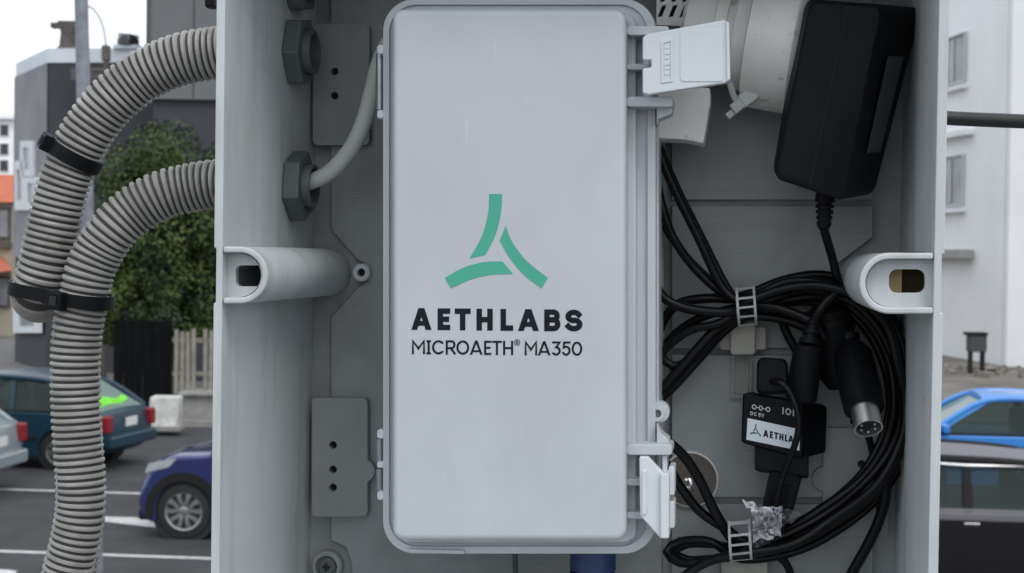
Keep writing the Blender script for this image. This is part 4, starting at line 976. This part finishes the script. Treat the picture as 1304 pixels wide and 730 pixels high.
def ring_at(pts, z, grow=0):
    c = sum(pts, Vector()) / len(pts); return [Vector((p.x + (p.x - c.x) * grow, p.y + (p.y - c.y) * grow, z)) for p in pts]
part('wall', MB().loft([ring_at(foot, 0), ring_at(foot, zpar)]), M_DARKW, db, smooth=False)
part('parapet', MB().loft([ring_at(foot, zpar, .006), ring_at(foot, ztop, .006)]), M_PARA, db, smooth=False)
sw = [foot[0], foot[1]]; nrm = Vector((-(sw[1] - sw[0]).y, (sw[1] - sw[0]).x, 0)).normalized()
if nrm.y > 0: nrm = -nrm
a_, b_ = foot[0] + nrm * .03, foot[1] + nrm * .03
zl = at(40, 328, 46.5).z
part('side_cladding', MB().prism([a_ + Vector((0, 0, zl)), b_ + Vector((0, 0, zl)), b_ + Vector((0, 0, zpar - .02)), a_ + Vector((0, 0, zpar - .02))], nrm * .05), M_GREYW, db, smooth=False)
def side_pt(px, py):      # on the side face
    r = ray(px, py); o = CM.translation; n = nrm; t = (a_ - o).dot(n) / r.dot(n); return o + r * t
def sidewin(x0, y0, x1, y1, m_in):
    q = [side_pt(x0, y0), side_pt(x1, y0), side_pt(x1, y1), side_pt(x0, y1)]; q2 = [side_pt(lerp(x0, x1, .22), lerp(y0, y1, .18)), side_pt(lerp(x0, x1, .78), lerp(y0, y1, .18)), side_pt(lerp(x0, x1, .78), lerp(y0, y1, .8)), side_pt(lerp(x0, x1, .22), lerp(y0, y1, .8))]
    wn = part('window', MB().prism([p + nrm * .051 for p in q], nrm * .08, [[p + nrm * .051 for p in q2]]), M_FRAMEW, db, smooth=False)
    part('pane', MB().prism([p + nrm * .06 for p in q2], nrm * .02), m_in, wn, smooth=False)
sidewin(31, 180, 47, 225, M_WIN2); sidewin(24, 205, 36, 268, M_WIN2); sidewin(36, 226, 56, 268, M_WIN2)
sidewin(22, 382, 56, 424, M_WIN2)
# mouldings on the dark face
part('fascia_band', MB().box(((cx_ + ex) / 2, 44.4, at(100, 95, 44.5).z), (abs(ex - cx_) * .5, .1, .35)), mat('fascia_grey', (.10, .098, .105), .8, nz=.2, nscale=2), db, smooth=False)
# flue with a cowl, cabinet and vent dome on the roof
fz = at(85, 62, 46).z; fp = at(87, 40, 46)
fl_ = thing('roof_flue', 'squat brown flue with a hooked cowl on the dark roof', 'flue', (fp.x, 46, fz - .05), M=ID)
part('flue_stack', MB().lathe((fp.x + .02, 46, fz - .05), (0, 0, 1), [(0, .40), (.12, .28), (.5, .24), (.62, .26)], 16), M_RUST, fl_)
part('flue_cowl', MB().box((fp.x, 46, fz + .68), (.55, .4, .22)).box((fp.x - .36, 46, fz + .66), (.26, .3, .16)), M_RUST, fl_, bevel=.02)
vp = at(161, 58, 44.6)
vt = thing('roof_vent', 'dark domed ventilator with a pale rim on the roof', 'roof vent', (vp.x, 44.6, ztop), M=ID)
part('vent_base', MB().box((vp.x, 44.8, ztop + .03), (.75, .5, .12)), M_PARA, vt, bevel=.02)
part('vent_dome', MB().lathe((vp.x, 44.8, ztop + .09), (0, 0, 1), [(0, .32), (.16, .31), (.3, .22), (.36, .02)], 18), M_WIN, vt)
part('vent_fin', MB().box((vp.x, 44.8, ztop + .28), (.62, .04, .30), Matrix.Rotation(radians(8), 3, 'Y')), M_PL, vt, bevel=.02)
# thin lamp with curved arm behind the pole
lp = at(135, 78, 40)
ll = thing('street_lamp', 'thin distant street lamp with a curved arm beside the pole', 'street lamp', (lp.x, 40, 0), M=ID)
part('lamp_post', MB().lathe((lp.x, 40, 0), (0, 0, 1), [(0, .09), (at(135, 60, 40).z, .06)], 12), M_RUST, ll)
part('lamp_head', MB().box((lp.x, 40, at(135, 68, 40).z), (.20, .2, .40)).box((lp.x - .1, 40, at(135, 90, 40).z), (.5, .14, .1)), M_RUST, ll, bevel=.03)
arm = smooth_path([at(135, 60, 40), at(133, 42, 40), at(128, 25, 40), at(120, 13, 40), at(113, 8, 40)], .2)
part('lamp_arm', MB().tube(arm, .022, 8), M_GALV, ll)
# taller grey block behind the conduits
tb = thing('tall_block', 'tall plain grey block rising out of frame behind the upper conduit', 'building', (at(230, 300, 42).x, 42, 0), M=ID)
tx = at(190, 0, 42).x; tz = at(200, 126, 42).z
part('upper_wall', MB().box((tx + 4.2, 46, tz + 4.5), (8.4, 8, 9)), M_GREYW2, tb, smooth=False)
part('lower_wall', MB().box((tx + 4.1, 46.05, tz / 2), (8.0, 7.8, tz)), M_DARKW, tb, smooth=False)
part('corner_flashing', MB().box((tx - .02, 41.98, tz + 4.2), (.08, .1, 8.2)), M_RUST, tb, smooth=False)
for k in range(4): part('wall_joint', MB().box((tx + 1.2 + k * 1.5, 41.995, tz + 4.5), (.03, .02, 8.9)), M_DARKW, tb, smooth=False)
# white apartment block, far left
bx = at(18.5, 180, 95); bz = at(10, 152, 95).z
ap = thing('apartment_block', 'distant white apartment block with rows of dark windows', 'building', (bx.x - 5, 95, 0), M=ID)
part('wall', MB().box((bx.x - 5.9, 101, bz / 2), (12, 12, bz)), M_WHITEW, ap, smooth=False)
part('roof_slab', MB().box((bx.x - 5.9, 100.9, bz + .12), (12.4, 12.6, .24)), M_WHITEW, ap, smooth=False)
for py in (166, 190, 211):
    zz = at(10, py, 95).z
    for k in range(8):
        wn = part('window', MB().box((bx.x - .6 - k * .78, 94.99, zz), (.56, .12, .72)), M_FRAMEW, ap, smooth=False)
        part('pane', MB().box((bx.x - .6 - k * .78, 94.92, zz), (.46, .04, .62)), M_WIN, wn, smooth=False)
# red roofed house in front of it
hx = at(18.2, 300, 62).x
hs_ = thing('red_roof_house', 'cream house with a red roof at the left edge', 'house', (hx - 3, 62, 0), M=ID)
z1 = at(10, 258, 62).z; z0r = at(10, 222, 64).z
part('wall', MB().box((hx - 3.1, 65.5, z1 / 2), (6, 7, z1)), M_CREAMW, hs_, smooth=False)
part('roof', MB().loft([[Vector((hx - 6.5, 61.6, z1)), Vector((hx + .05, 61.6, z1)), Vector((hx + .05, 69.5, z1)), Vector((hx - 6.5, 69.5, z1))], [Vector((hx - 6, 64.5, z0r)), Vector((hx - .2, 64.5, z0r)), Vector((hx - .2, 66.5, z0r)), Vector((hx - 6, 66.5, z0r))]]), M_ROOFR, hs_, smooth=False)
zp = at(10, 338, 61).z
part('porch_roof', MB().loft([[Vector((hx - 6.5, 60.2, zp - .25)), Vector((hx + .02, 60.2, zp - .25)), Vector((hx + .02, 61.9, zp - .2)), Vector((hx - 6.5, 61.9, zp - .2))], [Vector((hx - 6.2, 61.7, zp + .35)), Vector((hx - .5, 61.7, zp + .35)), Vector((hx - .5, 61.95, zp + .35)), Vector((hx - 6.2, 61.95, zp + .35))]]), M_ROOFR, hs_, smooth=False)
for k, py in ((0, 285), (1, 372)):
    zz = at(10, py, 62).z
    for j in range(2):
        wn = part('window', MB().box((hx - .38 - j * .9, 61.97, zz), (.5, .14, 1.25)), M_RUST, hs_, smooth=False); part('pane', MB().box((hx - .38 - j * .9, 61.88, zz), (.32, .05, 1.05)), M_WIN2, wn, smooth=False)
part('string_course', MB().box((hx - 3.1, 61.93, at(10, 312, 62).z), (6.05, .2, .25)), M_RUST, hs_, smooth=False)

# ================================================================ FENCES, BLOCKS, TREE
# dark hoarding
h0, h1 = at(146, 300, 33.5), at(220, 300, 33.5)
hz = at(180, 412, 33.5).z
hb = thing('hoarding', 'black painted hoarding under the tree', 'fence', ((h0.x + h1.x) / 2, 33.5, .12), M=ID)
n = 6; wdt = (h1.x - h0.x) / n
for k in range(n): part('board', MB().box((h0.x + wdt * (k + .5), 33.5 + (.015 if k % 2 else 0), hz / 2 + .06), (wdt - .012, .05, hz)), mat('black_boards', (.006, .0065, .007), .9, spec=.08, nz=.3, nscale=3), hb, smooth=False)
part('rail', MB().box(((h0.x + h1.x) / 2, 33.6, hz * .8), (h1.x - h0.x, .08, .1)), M_TRIM, hb, smooth=False)
# pale picket fence
pf = thing('picket_fence', 'weathered pale picket fence beside the black hoarding', 'fence', (at(245, 300, 32).x, 32, .12), M=ID)
xs = at(219, 460, 32).x; zb_, zt_ = at(240, 502, 32).z, at(240, 416, 32).z
M_PALE = mat('weathered_wood', (.24, .225, .19), .85, nz=.25, nscale=6)
skip = {4}
for k in range(26):
    if k in skip: continue
    xx = xs + .09 + k * .118; hh = zt_ - .22 * (1 - min(1, k / 4)) * 0 + rnd.uniform(-.12, .06)
    part('picket', MB().box((xx, 32 + rnd.uniform(-.015, .015), (zb_ + hh) / 2), (.082, .025, hh - zb_), Matrix.Rotation(rnd.uniform(-.012, .012), 3, 'Y')), M_PALE, pf, smooth=False)
for zz in (.3, .8): part('rail', MB().box((xs + 1.6, 32.06, lerp(zb_, zt_, zz)), (3.2, .05, .09)), M_PALE, pf, smooth=False)
# low concrete wall carrying it
cw = thing('concrete_wall', 'low stained concrete wall below the picket fence', 'wall', (at(250, 300, 31.5).x, 31.5, .1), M=ID)
x0w = at(231, 530, 31.5).x; zt2 = at(250, 503, 31.5).z
part('wall_face', MB().box((x0w + 3.0, 32.0, zt2 / 2 + .03), (6, 1.0, zt2 - .1)), M_CONC, cw, smooth=False)
part('coping', MB().box((x0w + 3.0, 31.95, zt2 + .02), (6.1, 1.15, .06)), M_CONC, cw, smooth=False, bevel=.01)
bb = at(210, 558, 29.8)
x0, x1 = at(191, 530, 29.8).x, at(229, 530, 29.8).x; zb2, zt3 = .12, at(210, 505, 29.8).z
blk = thing('white_barrier', 'chalky white concrete barrier block standing on the footpath', 'barrier', ((x0 + x1) / 2, 29.8, .12), M=ID)
part('block_body', MB().loft([[Vector((x0 - .02, 29.6, zb2)), Vector((x1 - .06, 29.6, zb2)), Vector((x1 - .06, 30.2, zb2)), Vector((x0 - .02, 30.2, zb2))], [Vector((x0, 29.65, lerp(zb2, zt3, .4))), Vector((x1, 29.65, lerp(zb2, zt3, .4))), Vector((x1, 30.1, lerp(zb2, zt3, .4))), Vector((x0, 30.1, lerp(zb2, zt3, .4)))], [Vector((x0 + .02, 29.7, zt3)), Vector((x1, 29.7, zt3)), Vector((x1, 30.1, zt3)), Vector((x0 + .02, 30.1, zt3))]]),
     mat('chalky_white', (.52, .52, .50), .85, nz=.25, nscale=5), blk, smooth=False, bevel=.03)
part('block_foot', MB().box(((x0 + x1) / 2, 29.75, .14), (x1 - x0 + .1, .6, .08)), M_CONC, blk, smooth=False)

M_LEAF = [mat('leaf_' + n_, c_, .6, spec=.3, col2=c2, nscale=1.6, detail=3) for n_, c_, c2 in (('light', (.085, .115, .020), (.045, .075, .018)), ('mid', (.04, .066, .018), (.022, .045, .016)), ('dark', (.020, .034, .014), (.012, .024, .012)))]
M_BARK = mat('bark', (.06, .05, .04), .9, nz=.3, nscale=8, bump=.5, bscale=30)
def tree(label, cx, cy, cz, rx, ry, rz, n, seed, gz=0, leaf=.16, clumps=46, group=None, name='tree'):
    R = random.Random(seed)
    t = thing(name, label, 'tree' if name == 'tree' else 'shrub', (cx, cy, gz), group, M=ID)
    mb = MB(); trunk = smooth_path([Vector((cx, cy, gz)), Vector((cx + .1, cy, gz + (cz - gz) * .45)), Vector((cx - .05, cy + .1, cz)), Vector((cx + .1, cy, cz + rz * .6))], .3)
    m_ = len(trunk); mb.tube(trunk, [lerp(.20, .03, k / (m_ - 1)) * rx / 2 for k in range(m_)], 10)
    cl = []
    for k in range(clumps):
        while True:
            v = Vector((R.uniform(-1, 1), R.uniform(-1, 1), R.uniform(-1, 1)))
            if .35 < v.length < 1: break
        f_ = 1 + .22 * noise.noise(v * 1.7 + Vector((seed, 0, 0)))
        c = Vector((cx + v.x * rx * f_, cy + v.y * ry * f_, cz + v.z * rz * f_)); cl.append((c, R.uniform(.22, .42) * min(rx, rz), v))
        if k % 3 == 0:
            s_ = Vector((cx, cy, lerp(gz + (cz - gz) * .5, cz, R.random()))); md = s_.lerp(c, .5) + Vector((0, 0, -.1)); mb.tube([s_, md, c], [.05 * rx / 2, .035 * rx / 2, .012], 6)
    part('trunk', mb, M_BARK, t, smooth=40)
    vs = [[], [], []]; fs = [[], [], []]
    for k in range(n):
        c, cr, v = cl[R.randrange(clumps)]
        while True:
            d_ = Vector((R.uniform(-1, 1), R.uniform(-1, 1), R.uniform(-1, 1)))
            if d_.length < 1: break
        d_ = d_.normalized() * d_.length ** .5
        p = c + d_ * cr
        nn = (d_ + Vector((R.uniform(-1, 1), R.uniform(-1, 1), R.uniform(-.3, 1.2))) * .9).normalized()
        a = nn.orthogonal().normalized(); a = Matrix.Rotation(R.uniform(0, 6.28), 3, nn) @ a; b = nn.cross(a); s_ = leaf * R.uniform(.6, 1.3)
        i = 0 if noise.noise(p * 1.1 + Vector((seed, 3, 1))) + R.uniform(-.35, .35) > .12 else (1 if R.random() < .6 else 2)
        o_ = len(vs[i]); vs[i] += [p - a * s_ * .5, p + b * s_ * .28, p + a * s_ * .5, p - b * s_ * .28]; fs[i].append((o_, o_ + 1, o_ + 2, o_ + 3))
    me = bpy.data.meshes.new('crown'); allv = []; allf = []; mi = []
    for i in range(3):
        o_ = len(allv); allv += vs[i]; allf += [tuple(x + o_ for x in q) for q in fs[i]]; mi += [i] * len(fs[i])
    off = OFF[t.name]; me.from_pydata([v - off for v in allv], [], allf)
    for m_ in M_LEAF: me.materials.append(m_)
    me.polygons.foreach_set('material_index', mi)
    o = bpy.data.objects.new('crown', me); COL.objects.link(o); o.parent = t; OFF[o.name] = off
    return t
tcn = at(205, 290, 36)
tree('dense dark green street tree between the conduits and the box', tcn.x + .25, 36, tcn.z + .1, 1.75, 1.6, 2.35, 52000, 3, 0.12, .115, 90)
tc2 = at(275, 300, 36.5)
tree('bushy green tree mostly hidden behind the left edge of the box', tc2.x + .4, 36.8, tc2.z + .1, 1.5, 1.4, 2.2, 30000, 5, 0.12, .115, 60)
us = at(180, 395, 35)
tree('low dark shrub filling the gap under the street tree', us.x + .3, 35.2, us.z + .15, 1.6, .8, 1.0, 18000, 9, .12, .11, 40, name='shrub')

# ================================================================ WHITE BUILDING (right)
wb_ = thing('white_building', 'large white rendered building on the right with two narrow grey windows', 'building', (at(1260, 400, 50).x, 50, 0), M=ID)
# receding flank (left) and plain return (right)
pA = at(1130, 300, 58.0); pB = at(1279, 300, 47.5); pC = at(1500, 300, 45.0)
zt4 = 22
part('flank_wall', MB().loft([[Vector((pA.x, pA.y, 0)), Vector((pB.x, pB.y, 0)), Vector((pB.x + 6, pB.y + 10, 0)), Vector((pA.x + 3, pA.y + 9, 0))], [Vector((pA.x, pA.y, zt4)), Vector((pB.x, pB.y, zt4)), Vector((pB.x + 6, pB.y + 10, zt4)), Vector((pA.x + 3, pA.y + 9, zt4))]]), M_WHITEW, wb_, smooth=False)
part('front_wall', MB().loft([[Vector((pB.x + .02, pB.y - .35, 0)), Vector((pC.x, pC.y - .35, 0)), Vector((pC.x, pC.y + 8, 0)), Vector((pB.x + .02, pB.y + 8, 0))], [Vector((pB.x + .02, pB.y - .35, zt4 - .3)), Vector((pC.x, pC.y - .35, zt4 - .3)), Vector((pC.x, pC.y + 8, zt4 - .3)), Vector((pB.x + .02, pB.y + 8, zt4 - .3))]]), M_WHITEW, wb_, smooth=False)
dW = Vector((pB.x - pA.x, pB.y - pA.y, 0)).normalized(); nW = Vector((dW.y, -dW.x, 0))
if nW.y > 0: nW = -nW
def flank_pt(px, py):
    r = ray(px, py); o = CM.translation; t = (Vector((pA.x, pA.y, 0)) - o).dot(nW) / r.dot(nW); return o + r * t
def fw(x0, y0, x1, y1):
    c0 = flank_pt(x0, (y0 + y1) / 2); c1 = flank_pt(x1, (y0 + y1) / 2); zt_ = flank_pt(x1, y0).z; zb_ = flank_pt(x1, y1).z
    def qq(e): return [Vector((c0.x, c0.y, zb_)) - dW * e - Vector((0, 0, e)), Vector((c1.x, c1.y, zb_)) + dW * e - Vector((0, 0, e)), Vector((c1.x, c1.y, zt_)) + dW * e + Vector((0, 0, e)), Vector((c0.x, c0.y, zt_)) - dW * e + Vector((0, 0, e))]
    wn = part('window', MB().prism([p + nW * .002 for p in qq(.0)], nW * .10, [[p + nW * .002 for p in qq(-.06)]]), mat('shaded_frame', (.52, .53, .55), .6, nz=.05, nscale=2), wb_, smooth=False)
    part('pane', MB().prism([p + nW * .004 for p in qq(-.061)], nW * .02), M_WIN2, wn, smooth=False)
    part('mullion', MB().prism([p + nW * .03 for p in (lambda a: [a[0].lerp(a[1], .45), a[0].lerp(a[1], .52), a[3].lerp(a[2], .52), a[3].lerp(a[2], .45)])(qq(-.12))], nW * .03), mat('shaded_frame', (.36, .37, .39)), wn, smooth=False)
    s0, s1 = qq(.1)[0], qq(.1)[1]
    part('sill', MB().prism([s0 + nW * .003, s1 + nW * .003, s1 + nW * .22, s0 + nW * .22], (0, 0, -.1)), M_WHITEW, wn, smooth=False)
fw(1200, 40, 1232, 104); fw(1196, 196, 1229, 262); fw(1140, 45, 1170, 104); fw(1140, 198, 1170, 262)
zl_ = flank_pt(1225, 318).z; e0, e1 = flank_pt(1150, 318), flank_pt(1241, 318)
part('ledge', MB().prism([Vector((e0.x, e0.y, zl_)) + nW * .003, Vector((e1.x, e1.y, zl_)) + nW * .003, Vector((e1.x, e1.y, zl_)) + nW * .45, Vector((e0.x, e0.y, zl_)) + nW * .45], (0, 0, -.28)), mat('ledge_grey', (.36, .36, .34), .8, nz=.1, nscale=2), wb_, smooth=False)
e0, e1 = flank_pt(1150, 172), flank_pt(1241, 164)
part('hood_mould', MB().prism([Vector((e0.x, e0.y, e1.z)) + nW * .003, Vector((e1.x, e1.y, e1.z)) + nW * .003, Vector((e1.x, e1.y, e1.z)) + nW * .3, Vector((e0.x, e0.y, e1.z)) + nW * .3], (0, 0, -.18)), M_WHITEW, wb_, smooth=False)
# far end of the lot: bin, rubble
bq = at(1243, 462, 44)
zg = .34
bi = thing('litter_bin', 'dark bin on thin legs against the white building', 'bin', (bq.x, 44, zg), M=ID)
bz1, bz0 = at(1243, 427, 44).z, at(1243, 448, 44).z
part('bin_body', MB().box((bq.x, 44, (bz0 + bz1) / 2), (.48, .4, bz1 - bz0)), mat('bin_grey', (.05, .05, .055), .7, nz=.2, nscale=5), bi, bevel=.03)
part('bin_lid', MB().box((bq.x - .03, 44, bz1 + .04), (.58, .46, .09)), M_TRIM, bi, bevel=.02)
for sx in (-.17, .17): part('leg', MB().box((bq.x + sx, 44, (bz0 + .34) / 2), (.06, .3, bz0 - .34)), M_TRIM, bi)
R = random.Random(11)
M_RUB = mat('rubble', (.20, .185, .16), .95, nz=.4, nscale=3)
mb = MB()
for k in range(150):
    x = R.uniform(11, 18); y = R.uniform(42, 47); s = R.uniform(.03, .09) * (1 if R.random() < .93 else 1.8)
    rt = Matrix.Rotation(R.uniform(0, 6), 3, 'Z') @ Matrix.Rotation(R.uniform(-.5, .5), 3, 'X')
    vs = [rt @ Vector((sx * R.uniform(.6, 1), sy * R.uniform(.6, 1), sz * R.uniform(.5, .9))) * s + Vector((x, y, s * .3 + .35)) for sx in (-1, 1) for sy in (-1, 1) for sz in (-1, 1)]
    mb.add(vs, [(0, 1, 3, 2), (4, 6, 7, 5), (0, 4, 5, 1), (2, 3, 7, 6), (0, 2, 6, 4), (1, 5, 7, 3)])
struct('rubble', mb, M_RUB, kind='stuff')
